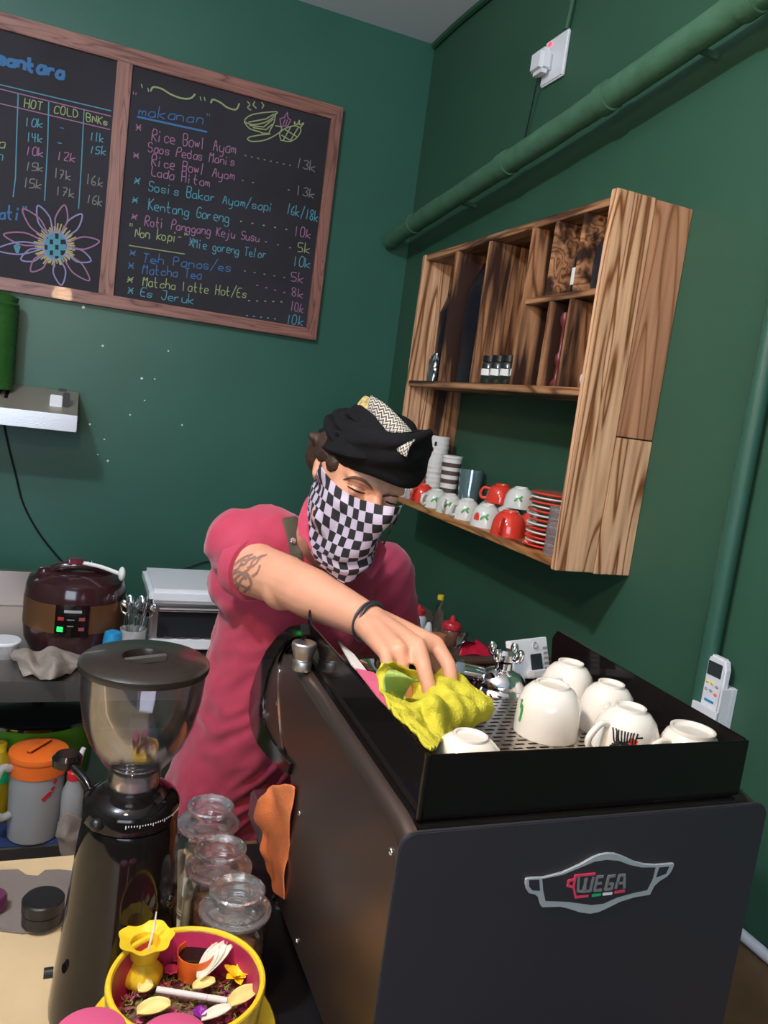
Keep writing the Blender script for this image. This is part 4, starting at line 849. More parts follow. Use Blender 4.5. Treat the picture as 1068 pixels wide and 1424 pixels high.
o = build(MB().lathe([(R-.016, .016), (R-.018, .021), (.05, .026), (.0005, .028)], (bc.x, bc.y, zb), 32), 'packed_petals', mat('packed_petal_brown', (.16, .06, .05), .8, var=.6, vscale=80, bump=1, bscale=90), bk); o['kind'] = 'stuff'
def onb(x, y, z): return at(x, y, 'z', z)
# yellow frilled cup on a bulbous foot
yc_ = onb(203, 1305, zr+.012); yc_ = V((yc_.x, yc_.y, 0))
def frill(r0, z, amp): return [V((yc_.x+(r0+amp*cos(7*2*pi*j/56))*cos(2*pi*j/56), yc_.y+(r0+amp*cos(7*2*pi*j/56))*sin(2*pi*j/56), z)) for j in range(56)]
yv = thing('yellow_candle_cup', 'yellow plastic flower-edged cup on a bulbous foot, in the basket', 'cup', (yc_.x, yc_.y, zf))
yz = zf+.006
prof = [(.022, 0, .001), (.026, .006, .001), (.025, .016, .001), (.017, .026, .0), (.014, .030, .0), (.019, .038, 0), (.021, .052, 0), (.024, .056, .0005), (.034, .062, .002), (.0345, .0635, .002), (.026, .0600, .001), (.019, .056, 0), (.017, .040, 0), (.001, .038, 0)]
build(MB().rings([frill(r, yz+z, a) for r, z, a in prof]), 'cup_body', M_yel, yv)
st2 = onb(218, 1268, zr+.045)
single(MB().tube([(yc_.x+.004, yc_.y, yz+.040), (yc_.x+.010, yc_.y+.006, yz+.070), (yc_.x+.011, yc_.y+.007, yz+.092)], [.0016, .0016, .0008], 6), 'incense_stick', M_paper, 'thin pale stick standing in the yellow frilled cup', 'stick')
# orange cup of black coffee
oc = onb(275, 1306, zr+.003); oc = V((oc.x, oc.y, zf+.006))
ov = thing('orange_coffee_cup', 'small orange plastic cup of black coffee in the basket', 'cup', oc)
build(MB().lathe([(.020, 0), (.0225, .002), (.0250, .034), (.0240, .034), (.0215, .004), (.0005, .003)], oc, 36), 'cup_body', M_org, ov)
build(MB().lathe([(.0005, .026), (.0234, .026)], oc, 32, cap=(False, False)), 'coffee', M_cofl, ov)
# frangipani bud: furled white petals
def petal(p0, p1, wd, curl, m, nm, par, thick=.0012, tip=.9, nor=V((0, 0, 1))):
    p0, p1 = V(p0), V(p1); d = p1-p0; sd = d.cross(nor).normalized(); up = sd.cross(d).normalized(); P = []
    for i in range(9):
        t = i/8; wdt = wd*(sin(pi*min(t*.85+.08, 1))**.7)*(1 if t < .8 else 1-(t-.8)*tip*3)
        P.append([p0+d*t+sd*wdt*(u/3)+up*(curl*(abs(u)/3)**2*wd+.1*d.length*sin(pi*t)*.3) for u in range(-3, 4)])
    return link(nm, cloth(P, thick), m, par)
M_pet = mat('cream_petal', (.86, .82, .68), .5, sss=.1); M_peta = mat('pale_yellow_leaf', (.82, .68, .26), .5); M_fl = mat('yellow_blossom', (.95, .60, .01), .5)
fb = thing('frangipani_bud', 'long white furled frangipani flower leaning on the orange cup', 'flower', onb(280, 1362, zf+.02))
b0, b1 = onb(277, 1364, zf+.020), onb(318, 1312, zf+.045)
for k, (a, s) in enumerate(((-.18, 1), (.05, 1.03), (.25, .90))):
    d = (b1-b0); d = Matrix.Rotation(a, 3, 'Z') @ d; petal(b0, b0+d*s, .010, .6, M_pet, 'petal', fb)
# yellow ragged blossom
yb = onb(330, 1358, zf+.018); yf = thing('yellow_blossom', 'ragged bright yellow blossom at the right of the basket', 'flower', yb)
for k in range(12):
    a = k*pi/6; L = .020 if k % 2 else .015; petal(yb, yb+V((cos(a)*L, sin(a)*L, .003+.004*(k % 3))), .006, .3, M_fl, 'petal', yf)
# pieces of young coconut leaf / banana
for k, (x0, y0, x1, y1, wd, lab) in enumerate([(190, 1412, 238, 1400, .014, 'pale folded leaf piece at the near left inside the basket'), (268, 1376, 300, 1366, .010, 'pale leaf piece lying across the end of the cigarette'), (318, 1402, 358, 1376, .013, 'pale yellow leaf piece at the near right inside the basket'), (280, 1420, 322, 1402, .009, 'small pale leaf piece at the near rim of the basket'), (192, 1380, 214, 1372, .012, 'pale rolled leaf piece at the foot of the yellow cup')]):
    a, b = onb(x0, y0, zf+.016), onb(x1, y1, zf+.020); t = thing('leaf_piece', lab, 'leaf', a, 'cut leaf pieces in the basket'); petal(a, b, wd, .55, M_peta if k != 3 else M_pet, 'leaf_blade', t, .002, .3)
a, b = onb(218, 1376, zf+.021), onb(316, 1392, zf+.021)
cg = thing('cigarette', 'white cigarette lying across the petals in the basket', 'cigarette', a)
m_ = a+(b-a)*.72
build(MB().cyl(a, m_, .0040, n=14), 'paper_tube', M_paper, cg); build(MB().cyl(m_+(b-a)*.005, b, .0042, n=14), 'filter', M_paper, cg)
for x, y, m, lab in ((238, 1352, M_pink, 'magenta flower head between the yellow cup and orange cup'), (278, 1411, mat('violet_petal', (.25, .01, .30), .5), 'small violet flower near the front of the basket'), (250, 1336, mat('rose_petal', (.55, .06, .12), .5), 'rose red petal cluster below the orange cup')):
    c = onb(x, y, zf+.016); t = thing('flower_head', lab, 'flower', c)
    for k in range(7): a = k*.9; petal(c, c+V((cos(a)*.010, sin(a)*.010, .004)), .005, .4, m, 'petal', t)
for x, y, r, lab in ((125, 1403, .039, 'magenta plastic cup at the bottom edge, left of the basket'), (236, 1411, .039, 'magenta plastic cup at the bottom edge in front of the basket')):
    c = at(x, y, 'z', -.70); c = V((c.x, c.y-.033, ZT+.0035))
    t = thing('magenta_cup', lab, 'cup', c, 'magenta cups at the bottom edge')
    build(MB().lathe([(r*.80, 0), (r*.82, .005), (r*.92, .13), (r*.99, .190), (r*.97, .1945), (r*.90, .1965), (.0005, .1965)], c, 36), 'cup_body', mat('pink_cup', (.62, .10, .22), .4), t)

# ------------------------------------------------------------------ cloths
def crumple(P, amp, fr, seed=0):
    return [[p+V((noise.noise(p*fr+V((seed, 0, 0))), noise.noise(p*fr+V((0, seed+9, 0))), noise.noise(p*fr+V((0, 0, seed+5)))))*amp for p in r] for r in P]
# orange cloth hanging over the drip tray
ctl = [[at(x, y, 'y', yy) for x, y, yy in row] for row in (
    [(410, 1094, 1.07), (402, 1090, 1.10), (385, 1094, 1.20), (372, 1106, 1.21), (362, 1116, 1.22)],
    [(408, 1125, 1.07), (400, 1128, 1.11), (382, 1130, 1.16), (366, 1132, 1.18), (353, 1138, 1.21)],
    [(404, 1158, 1.075), (398, 1160, 1.10), (386, 1160, 1.15), (374, 1160, 1.18), (362, 1158, 1.20)],
    [(402, 1188, 1.07), (394, 1192, 1.11), (384, 1190, 1.15), (370, 1186, 1.17), (358, 1180, 1.19)],
    [(398, 1212, 1.07), (394, 1210, 1.10), (388, 1206, 1.14), (380, 1202, 1.16), (372, 1196, 1.18)],
    [(394, 1250, 1.07), (393, 1244, 1.09), (391, 1230, 1.13), (388, 1222, 1.14), (385, 1212, 1.16)])]
for r in ctl:
    for i, p in enumerate(r): p.x = min(p.x, .352)
o = link('orange_cloth', cloth(crumple(patch(ctl, 16, 20), .008, 22, 3), .003), M_orag); tag(o, 'orange cleaning cloth hanging at the left front edge of the machine', 'cloth')
# ================================================================== BACK TABLE (left) and its things
zt = -.80; yt = 2.085
M_stt = mat('dull_steel_sheet', (.34, .31, .29), .32, metal=.9, bump=.05, bscale=40)
tb = thing('steel_prep_table', 'stainless two-tier prep table along the back wall', 'table', (-.2, 2.6, ZF))
build(MB().prism([(-1.3, y, z) for y, z in ((yt, zt), (yt, zt-.055), (yt+.004, zt-.055), (yt+.004, zt-.004), (2.80, zt-.004), (2.80, zt))], (2.05, 0, 0)), 'table_top', M_stt, tb, smooth=False)
build(MB().box((-1.3, 2.765, zt+.0005), (.06, 2.80, zt+.115)), 'backsplash', M_stt, tb, smooth=False, bevel=.003)
build(MB().prism([(-1.3, y, z) for y, z in ((yt-.02, -1.245), (yt-.02, -1.285), (yt-.014, -1.285), (yt-.014, -1.25), (2.78, -1.25), (2.78, -1.245))], (2.05, 0, 0)), 'lower_shelf', M_stt, tb, smooth=False)
for x in (-1.25, .70):
    for y in (yt+.04, 2.74): build(MB().cyl((x, y, ZF+.0002), (x, y, zt-.005), .018), 'leg', M_steel, tb)
single(MB().box((-.40, yt-.01, -1.2445), (.20, 2.30, -1.242)), 'blue_liner', mat('navy_liner', (.02, .04, .13), .6), 'dark blue liner on the lower table shelf under the water jug', 'liner', smooth=False)
# pressure cooker
c = at(97, 905, 'y', 2.36); c = V((c.x+.005, 2.37, zt+.0003)); s = .137
rk = thing('rice_cooker', 'round brown electric pressure cooker with bronze band and control panel', 'rice cooker', c)
build(MB().lathe([(s*.72, 0), (s*.86, .006), (s*.97, .035), (s*1.0, .075)], c, 40), 'base', M_brown, rk)
build(MB().lathe([(s*1.003, .0755), (s*1.005, .080), (s*1.005, .150), (s*1.003, .1545)], c, 40), 'band', M_bronze, rk)
build(MB().lathe([(s*1.0, .155), (s*.985, .185), (s*.93, .205), (s*.70, .222), (s*.45, .230), (.0005, .232)], c, 40), 'lid', M_brown, rk)
build(MB().tube(curve([c+V((-.085, -.02, .214)), c+V((-.045, -.04, .244)), c+V((.045, -.04, .244)), c+V((.085, -.02, .214))], 16), .012, 12), 'lid_handle', M_brown, rk)
build(MB().lathe([(.022, 0), (.024, .018), (.018, .022), (.016, .030), (.008, .034)], c+V((-.088, -.035, .205)), 20), 'lock_knob', M_brown, rk)
build(MB().lathe([(.012, 0), (.013, .012), (.006, .016), (.006, .022)], c+V((.03, .01, .230)), 16), 'steam_valve', M_chrome, rk)
def onr(a, z, r=s*1.005): return V((c.x+r*cos(a), c.y+r*sin(a), c.z+z))
fa = -pi/2-.05
def curved(a0, a1, z0, z1, r, m, nm, par, n=8, t=.003):
    A = [a0+(a1-a0)*i/n for i in range(n+1)]
    return build(MB().rings([[onr(a, z0, r), onr(a, z1, r), onr(a, z1, r+t), onr(a, z0, r+t)] for a in A]), nm, m, par, smooth=False, bevel=.0005)
cp = curved(fa-.32, fa+.30, .070, .158, s*1.006, M_blkg, 'control_panel', rk, t=.005)
curved(fa-.16, fa+.16, .138, .146, s*1.006+.005, M_grey, 'lettering', cp, t=.0005)
for a, z, m, w_ in ((-.21, .116, mat('red_dim_led', (.4, .02, .03), .4), .055), (.17, .116, mat('dim_pink', (.28, .06, .07), .4), .055), (.17, .088, mat('dim_pink', (.28, .06, .07), .4), .055), (-.03, .118, M_grey, .07), (-.03, .100, M_grey, .06)):
    curved(fa+a-w_, fa+a+w_, z, z+(.010 if w_ < .06 else .002), s*1.006+.005, m, 'button', cp, 3, .0006)
curved(fa-.27, fa-.16, .084, .098, s*1.006+.005, mat('green_led', (.02, .9, .15), .4, emit=1.0), 'lamp', cp, 3, .0006)
sp_ = thing('white_spoon', 'white plastic spoon lying on top of the brown cooker', 'spoon', c+V((.0, -.03, .258)))
a, b = c+V((.005, -.045, .2575)), c+V((.105, -.095, .243))
build(MB().tube(curve([a, a+(b-a)*.5+V((0, 0, .004)), b], 10), .0055, 8), 'handle', M_paper, sp_)
build(MB().ball(b+V((.008, -.004, 0)), (.010, .017, .020)), 'bowl', M_paper, sp_)
build(MB().box((-.02, -.018, -.001), (.02, .018, .014), Matrix.Rotation(.2, 3, 'Z'), c+V((-.012, -.045, .2575))), 'clip', M_chrome, sp_, smooth=False, bevel=.003)
# grey rag over the table edge
ctl = [[at(x, y, 'z', zt+h) for x, y, h in row] for row in (
    [(18, 908, .02), (35, 903, .03), (55, 908, .02), (72, 900, .03), (92, 905, .025), (112, 912, .01)],
    [(14, 916, .01), (38, 914, .04), (52, 920, .015), (72, 912, .04), (90, 916, .02), (115, 920, .01)],
    [(24, 924, .005), (40, 922, .035), (58, 930, .015), (76, 922, .05), (96, 925, .015), (112, 926, .01)],
    [(28, 934, .004), (44, 932, .02), (56, 938, .02), (74, 934, .04), (92, 932, .02), (104, 932, .006)],
    [(32, 942, .003), (46, 938, .01), (56, 946, .008), (70, 946, .03), (84, 942, .015), (98, 938, .004)])]
P = patch(ctl, 26, 20)
for r in P:
    for p in r: p.z += .014*abs(noise.noise(p*26)); p.z = max(p.z, zt+.003)
o = link('grey_rag', cloth(P, .003), M_ragg); tag(o, 'crumpled grey-brown rag on the steel table in front of the cooker', 'cloth')
c1 = at(4, 912, 'z', zt)
wb_ = thing('white_tub_container', 'round white lidded food tub at the left edge of the steel table', 'tub', c1)
build(MB().lathe([(.034, 0), (.040, .036), (.042, .038)], c1, 32), 'tub_body', M_frost, wb_); build(MB().lathe([(.043, .0385), (.044, .044), (.041, .047), (.0005, .0465)], c1, 32), 'lid', M_white, wb_)
# green pot below, on the lower shelf
c2 = V((-.03, 2.42, -1.2415-.0)); gp = thing('green_pot', 'wide green cooking pot with steel rim under the steel table', 'pot', c2)
build(MB().lathe([(.10, 0), (.135, .006), (.158, .05), (.166, .222), (.166, .226)], c2, 44), 'pot_body', M_grn, gp)
build(MB().lathe([(.168, .2265), (.174, .229), (.174, .237), (.168, .240)], c2, 44), 'rim', M_chrome, gp)
build(MB().lathe([(.166, .2405), (.12, .250), (.04, .256), (.0005, .257)], c2, 44), 'lid', mat('dark_lid', (.02, .02, .02), .25, coat=.3), gp)
build(MB().lathe([(.012, .2575), (.018, .270), (.012, .276)], c2, 18), 'lid_knob', M_blk, gp)
# water jug
jy = 2.13; jb = at(45, 1165, 'y', jy); jc = V((jb.x, jy, -1.2413)); Hj = .236
jg = thing('water_jug', 'translucent plastic water jug with orange lid on the lower shelf', 'jug', jc)
build(MB().lathe([(.060, 0), (.064, .004), (.069, Hj*.75), (.071, Hj-.018), (.068, Hj-.018), (.066, Hj*.75), (.061, .006), (.0005, .005)], jc, 40), 'jug_body', M_frost, jg)
build(MB().lathe([(.0605, .007), (.0635, .10), (.0005, .10)], jc, 32), 'water', mat('jug_water', (.62, .62, .70), .1, trans=.7, ior=1.33), jg)
build(MB().lathe([(.0700, Hj-.055), (.0722, Hj-.053), (.0725, Hj-.018), (.073, Hj-.0175), (.075, Hj-.010), (.073, Hj), (.055, Hj+.006), (.0005, Hj+.007)], jc, 40, cap=(False, True)), 'lid', M_org, jg)
build(MB().box((-.008, -.045, 0), (.008, .045, .006), Matrix.Rotation(-.6, 3, 'Z'), jc+V((0, 0, Hj+.0072))), 'lid_grip', M_org, jg, smooth=False, bevel=.003)
hp = [jc+V((-.064, -.035, .205)), jc+V((-.085, -.048, .21)), jc+V((-.098, -.055, .17)), jc+V((-.096, -.054, .10)), jc+V((-.078, -.045, .075)), jc+V((-.058, -.035, .078))]
build(MB().tube(curve(hp, 24), .010, 10), 'handle', M_frost, jg)
mb = MB()
for k in range(7):
    a = -pi/2+.30+.10*k+.03*sin(k*3); z = .125+.011*k+.006*cos(k*5)
    mb.add([jc+V((cos(a+da)*.0700, sin(a+da)*.0700, z+dz)) for da, dz in ((-.10, 0), (0, .007), (.12, .004), (.02, -.008))], [(0, 1, 2, 3)])
build(mb, 'printed_flower', M_redp, jg, smooth=False)
# oil bottle at the left edge
oy = 2.12; ob = at(2, 1150, 'y', oy); oc_ = V((ob.x-.020, oy+.10, -1.2413))
obt = thing('oil_bottle', 'clear bottle of yellow cooking oil with yellow cap, cut by left edge', 'bottle', oc_)
build(MB().lathe([(.034, 0), (.037, .005), (.037, .13), (.034, .165), (.022, .185), (.014, .195)], oc_, 24), 'bottle_body', mat('cooking_oil', (.62, .42, .02), .08, trans=.35, ior=1.4), obt)
build(MB().lathe([(.0375, .115), (.0375, .160)], oc_, 24, cap=(False, False)), 'green_label', mat('oil_label', (.02, .35, .12), .4), obt)
build(MB().lathe([(.016, .1955), (.016, .215), (.013, .218)], oc_, 18), 'cap', M_yel, obt)
# spray bottle and rag behind the grinder
sy = 2.10; sb = at(97, 1150, 'y', sy); sc_ = V((sb.x+.0, sy, -1.2413))
spb = thing('squeeze_bottle', 'clear squeeze bottle with tilted white nozzle between jug and grinder', 'bottle', sc_)
build(MB().lathe([(.026, 0), (.028, .004), (.028, .13), (.018, .155), (.016, .165)], sc_, 24), 'bottle_body', M_frost, spb)
build(MB().lathe([(.018, .1655), (.018, .185), (.015, .188)], sc_, 20), 'cap', M_redp, spb)
build(MB().cyl(sc_+V((0, 0, .188)), sc_+V((.018, 0, .250)), .012, .006), 'nozzle', M_paper, spb)
ctl = [[at(x, y, 'y', yy) for x, y, yy in row] for row in ([(82, 1142, 2.07), (92, 1132, 2.05), (104, 1134, 2.05), (116, 1140, 2.06)], [(76, 1160, 2.055), (90, 1156, 2.04), (104, 1160, 2.045), (120, 1160, 2.05)], [(80, 1176, 2.05), (92, 1180, 2.035), (106, 1182, 2.04), (120, 1180, 2.05)], [(90, 1190, 2.05), (98, 1196, 2.04), (108, 1196, 2.04), (118, 1190, 2.05)])]
P = crumple(patch(ctl, 16, 16), .012, 24, 8); o = link('pale_rag', cloth(P, .003), M_ragg); tag(o, 'pale crumpled rag over the lower shelf edge beside the grinder', 'cloth')
# toaster oven behind the man
x0, x1, y0, y1 = .245, .62, 2.30, 2.58
to = thing('toaster_oven', 'white and steel toaster oven on the back table behind the man', 'toaster oven', ((x0+x1)/2, (y0+y1)/2, zt))
build(MB().box((x0+.01, y0+.012, zt+.012), (x1, y1, zt+.150)), 'body', M_steel, to, smooth=False, bevel=.006)
build(MB().box((x0, y0-.004, zt+.151), (x1, y1, zt+.195)), 'top_cover', M_white, to, smooth=False, bevel=.012)
build(MB().box((x0+.03, y0, zt+.050), (x1-.03, y0+.0115, zt+.135)), 'glass_door', mat('dark_oven_glass', (.02, .022, .025), .08), to, smooth=False, bevel=.002)
build(MB().cyl((x0+.03, y0-.012, zt+.138), (x1-.03, y0-.012, zt+.138), .006), 'door_handle', M_chrome, to)
build(MB().box((x0+.01, y0-.002, zt+.014), (x1-.01, y0+.0115, zt+.046)), 'lower_panel', M_white, to, smooth=False, bevel=.003)
for k in range(7): build(MB().box((x0+.05+k*.04, y0-.003, zt+.0485), (x0+.075+k*.04, y0, zt+.053)), 'rack_bar', M_chrome, to, smooth=False)
# cutlery in a steel cup and blue cup
cc = V((.205, 2.25, zt+.0003)); cu = thing('cutlery_holder', 'clear cup packed with shiny spoons and forks between cooker and toaster', 'cutlery holder', cc)
build(MB().lathe([(.030, 0), (.036, .09), (.037, .092), (.035, .092), (.029, .003), (.0005, .002)], cc, 26), 'cup_body', M_frost, cu)
random.seed(4)
for k in range(16):
    a = random.uniform(0, 6.28); r = random.uniform(.004, .022); b = cc+V((cos(a)*r*.6, sin(a)*r*.6, .006)); t_ = cc+V((cos(a)*(r*1.9+.006), sin(a)*(r*1.9+.006), random.uniform(.115, .150)))
    t = thing('spoon' if k % 3 else 'fork', ['shiny steel fork', 'shiny steel spoon', 'shiny steel spoon'][k % 3]+' standing head up in the clear cutlery cup', 'cutlery', b, 'forks in the cutlery cup' if k % 3 == 0 else 'spoons in the cutlery cup')
    build(MB().tube([b, t_], .0018, 6), 'handle', M_chrome, t)
    d = (t_-b).normalized(); q = d.to_track_quat('Z', 'Y').to_matrix() @ Matrix.Rotation(random.uniform(0, 3), 3, 'Z')
    if k % 3: build(MB().ball(t_+d*.018, (.012, .003, .021), 12, 8, q), 'spoon_head', M_chrome, t)
    else:
        build(MB().box((-.009, -.001, 0), (.009, .001, .012), q, t_), 'fork_head', M_chrome, t, smooth=False)
        for j in range(4): build(MB().box((-.009+j*.0052, -.001, .0122), (-.0065+j*.0052, .001, .034), q, t_), 'tine', M_chrome, t, smooth=False)
single(MB().lathe([(.024, 0), (.026, .06), (.022, .085), (.010, .09)], (.150, 2.235, zt+.0003), 20), 'blue_bottle', M_blue, 'small bright blue plastic bottle beside the brown cooker', 'bottle')

# ================================================================== BACK COUNTER (right) with sauces
zr_ = -.70
bc_ = thing('back_counter', 'narrow brown counter in the far right corner holding sauce bottles', 'counter', (1.05, 2.5, ZF))
build(MB().box((.80, 1.93, zr_-.03), (XW-.002, YW-.002, zr_)), 'counter_top', mat('brown_edge', (.16, .10, .07), .4), bc_, smooth=False, bevel=.002)
build(MB().box((.84, 1.97, ZF), (XW-.004, YW-.004, zr_-.0305)), 'counter_base', M_dwood, bc_, smooth=False)
def zb_(x, y, yy):
    p = at(x, y, 'y', yy); return V((p.x, yy, zr_+.0003))
c = zb_(606, 880, 2.22); gb = thing('vinegar_bottle', 'slim clear glass bottle with yellow cap among the sauces', 'bottle', c)
build(MB().lathe([(.018, 0), (.020, .004), (.020, .065), (.011, .085), (.009, .115)], c, 24), 'bottle_body', M_glass, gb); build(MB().lathe([(.011, .1155), (.011, .129), (.009, .131)], c, 18), 'cap', M_yel, gb)
c = zb_(627, 880, 2.12); ks = thing('sauce_bottle', 'squat brown-filled squeeze bottle with red nozzle cap', 'sauce bottle', c, None)
build(MB().lathe([(.028, 0), (.030, .004), (.030, .045), (.026, .050)], c, 26), 'bottle_body', mat('sauce_fill', (.22, .09, .06), .25, coat=.3), ks)
build(MB().lathe([(.030, .0505), (.031, .062), (.026, .070), (.010, .075), (.006, .092), (.004, .093)], c, 26), 'red_cap', M_redp, ks)
c = zb_(580, 870, 2.25); k2 = thing('sauce_bottle', 'pale squeeze bottle with small red spout cap partly behind the man', 'sauce bottle', c)
build(MB().lathe([(.028, 0), (.028, .045), (.020, .055)], c, 24), 'bottle_body', M_white, k2); build(MB().lathe([(.020, .0555), (.020, .072), (.008, .078), (.005, .088)], c, 20), 'red_cap', M_redp, k2)
c = zb_(593, 892, 2.10); single(MB().lathe([(.018, 0), (.022, .03), (.015, .04), (.008, .07), (.004, .075)], c, 20), 'white_nozzle_bottle', M_paper, 'small white nozzle bottle in front of the clear glass bottle', 'bottle', base=c)
c = zb_(607, 905, 2.03); single(MB().lathe([(.026, 0), (.028, .045), (.024, .060), (.0005, .062)], c, 22), 'orange_tub', mat('terracotta_plastic', (.62, .20, .10), .4), 'terracotta coloured small tub in front of the sauce bottles', 'tub', base=c)
rp = thing('red_packet', 'bright red foil packet with torn silver end lying on the back counter', 'packet', zb_(665, 905, 2.02))
ctl = [[zb_(x, 900, yy)+V((0, 0, h)) for x, yy, h in row] for row in ([(640, 1.98, .01), (655, 1.98, .015), (675, 1.97, .012), (700, 1.96, .003)], [(640, 2.02, .045), (655, 2.02, .052), (675, 2.0, .034), (702, 1.98, .010)], [(640, 2.07, .012), (655, 2.07, .02), (675, 2.05, .01), (700, 2.03, .003)])]
link('packet_body', cloth(crumple(patch(ctl, 12, 10), .006, 40, 2), .004), mat('red_foil', (.72, .015, .05), .25, bump=.4, bscale=40), rp)
ctl = [[zb_(x, 900, yy)+V((0, 0, h)) for x, yy, h in row] for row in ([(632, 1.99, .03), (645, 1.98, .055), (658, 1.99, .05)], [(634, 2.03, .05), (645, 2.03, .068), (656, 2.03, .06)], [(636, 2.06, .03), (645, 2.06, .05), (656, 2.06, .04)])]
link('torn_end', cloth(crumple(patch(ctl, 10, 8), .008, 60, 6), .002), M_foil, rp)
c = zb_(720, 905, 2.06); single(MB().lathe([(.020, 0), (.022, .05), (.018, .06)], c, 20), 'small_tin', M_steel, 'small steel tin at the near end of the back counter', 'tin', base=c)
# ================================================================== THE MAN
def shoot(bvh, x, y, off=.0):
    r = ray(x, y).normalized(); h = bvh.ray_cast(V((0, 0, 0)), r)
    return (h[0]+h[1]*off*(1 if h[1].dot(r) < 0 else -1), h[1]*(1 if h[1].dot(r) < 0 else -1)) if h[0] else (None, None)
def bvh_of(me): return BVHTree.FromPolygons([v.co.copy() for v in me.vertices], [tuple(p.vertices) for p in me.polygons])
man = thing('person', 'man in rose polo shirt, black head wrap and checkered face scarf wiping the machine', 'person', (.42, 1.75, ZF))
# head frame (his left, forward, up)
def cam2w(v): return (RX*v[0]+RY*v[1]+RZ*v[2]).normalized()
Fh = cam2w((.34, .40, -.85)); U0 = cam2w((.30, -.95, -.05)); Uh = (U0-Fh*U0.dot(Fh)).normalized(); Lh = Uh.cross(Fh).normalized()
if Lh.dot(RX) < 0: Lh = -Lh
EY = dp(521, 691, 1.285)
HC = EY-Fh*.080
RH = Matrix((Lh, Fh, Uh)).transposed()
def H(l, f, u): return HC+Lh*l+Fh*f+Uh*u
# joints
SR = at(334, 752, 'y', 1.50); CU = at(354, 792, 'y', 1.425); SL = at(528, 800, 'y', 1.56); NB = at(450, 765, 'y', 1.47)
EL = at(398, 808, 'y', 1.335); WR = at(520, 868, 'y', 1.115)
PV = at(322, 1120, 'y', 1.66); CH = (SR+SL)/2+V((0, .02, -.10)); WA = CH.lerp(PV, .6)
EL2 = SL+V((.05, -.06, -.24)); WR2 = V((EL2.x-.06, 1.345, -.52))
skin = MB()
def ca(p, q, r, r2, mb=None): (mb or skin).capsule(p, q, r, r2)
# head
skin.ball(H(0, -.012, .030), (.077, .096, .090), 28, 20, RH); skin.ball(H(0, .028, -.030), (.062, .062, .085), 28, 20, RH)
skin.ball(H(0, .055, .028), (.058, .034, .034), 20, 14, RH)                       # brow
for s in (-1, 1):
    skin.ball(H(s*.030, .066, -.030), (.022, .020, .018), 16, 12, RH)               # cheeks
    skin.ball(H(s*.031, .074, .0), (.0145, .0125, .0120), 16, 12, RH)               # lids
    ca(H(s*.010, .086, .018), H(s*.046, .072, .018), .0085, .0075)                    # brow ridge
    e = H(s*.070, -.018, -.002); skin.ball(e, (.006, .016, .027), 16, 12, RH @ Matrix.Rotation(s*.25, 3, 'Z')); ca(H(s*.072, -.022, .012), H(s*.072, -.014, -.018), .005, .006)
ca(H(0, .086, .010), H(0, .112, -.034), .0095, .0130); ca(H(-.012, .098, -.036), H(.012, .098, -.036), .009, .009)
ca(H(0, .052, -.098), H(0, .06, -.09), .024, .022); ca(H(-.045, .02, -.075), H(0, .058, -.098), .020, .022); ca(H(.045, .02, -.075), H(0, .058, -.098), .020, .022)
ca(H(0, -.02, -.06), NB+V((0, .02, .0)), .056, .062)
# torso core and legs
ca(SR+V((.06, .02, -.02)), SL+V((-.06, .02, -.02)), .070, .070); ca(CH, WA, .115, .105); ca(WA, PV, .105, .120)
HIP = [PV+V((-.085, .01, -.03)), PV+V((.085, .03, -.03))]; KN = [HIP[0]+V((-.01, -.03, -.37)), HIP[1]+V((.02, -.02, -.37))]; AN = [V((KN[0].x-.01, KN[0].y+.05, ZF+.09)), V((KN[1].x+.03, KN[1].y+.06, ZF+.09))]
for h, k, a in zip(HIP, KN, AN):
    ca(h, k, .088, .056); ca(k, a, .056, .038); ca(a+V((0, .01, -.03)), a+V((0, -.14, -.055)), .036, .028)
# arms
ca(SR, CU, .050, .051); ca(CU, EL, .051, .046); fore = EL.lerp(WR, .35); ca(EL, fore, .0445, .044); ca(fore, WR, .0435, .0275)
skin.ball(EL+V((-.004, 0, -.012)), .042)
ca(SL, EL2, .055, .044); ca(EL2, WR2, .043, .028); 
# right hand, palm down, fingers curled onto the cloth
def Q(x, y, yy): return at(x, y, 'y', yy)
KI, KM, KR, KP = Q(606, 895, 1.015), Q(581, 897, .995), Q(556, 903, .990), Q(536, 908, .990)
hb = WR.lerp((KI+KP)/2, .45)
for k, r in ((KI, .0125), (KM, .0128), (KR, .0122), (KP, .0112)): ca(WR+(k-(KI+KP)/2)*.30, k, .0215, r)
ca(KI, KP, .0115, .010); ca(hb+V((0, 0, -.006)), (KI+KP)/2+V((0, .004, -.006)), .022, .014)
def finger(pts, rs, mb=None):
    for a, b, r, r2 in zip(pts, pts[1:], rs, rs[1:]): ca(a, b, r, r2, mb)
fingers = [([KI, Q(624, 925, .985), Q(628, 952, .968), Q(621, 972, .958)], (.0125, .0114, .0106, .0092)),
           ([KM, Q(590, 930, .955), Q(597, 958, .938), Q(600, 977, .930)], (.0128, .0116, .0108, .0094)),
           ([KR, Q(560, 932, .975), Q(565, 956, .968), Q(570, 976, .965)], (.0115, .0100, .0090, .0078)),
           ([KP, Q(540, 932, .960), Q(546, 954, .955), Q(552, 970, .955)], (.0104, .0090, .0082, .0070))]
for p, r in fingers: finger(p, r)
finger([WR.lerp(KI, .35)+V((.008, 0, -.012)), Q(600, 905, 1.05), Q(606, 928, 1.035), Q(604, 948, 1.020)], (.0150, .0125, .0108, .0092))
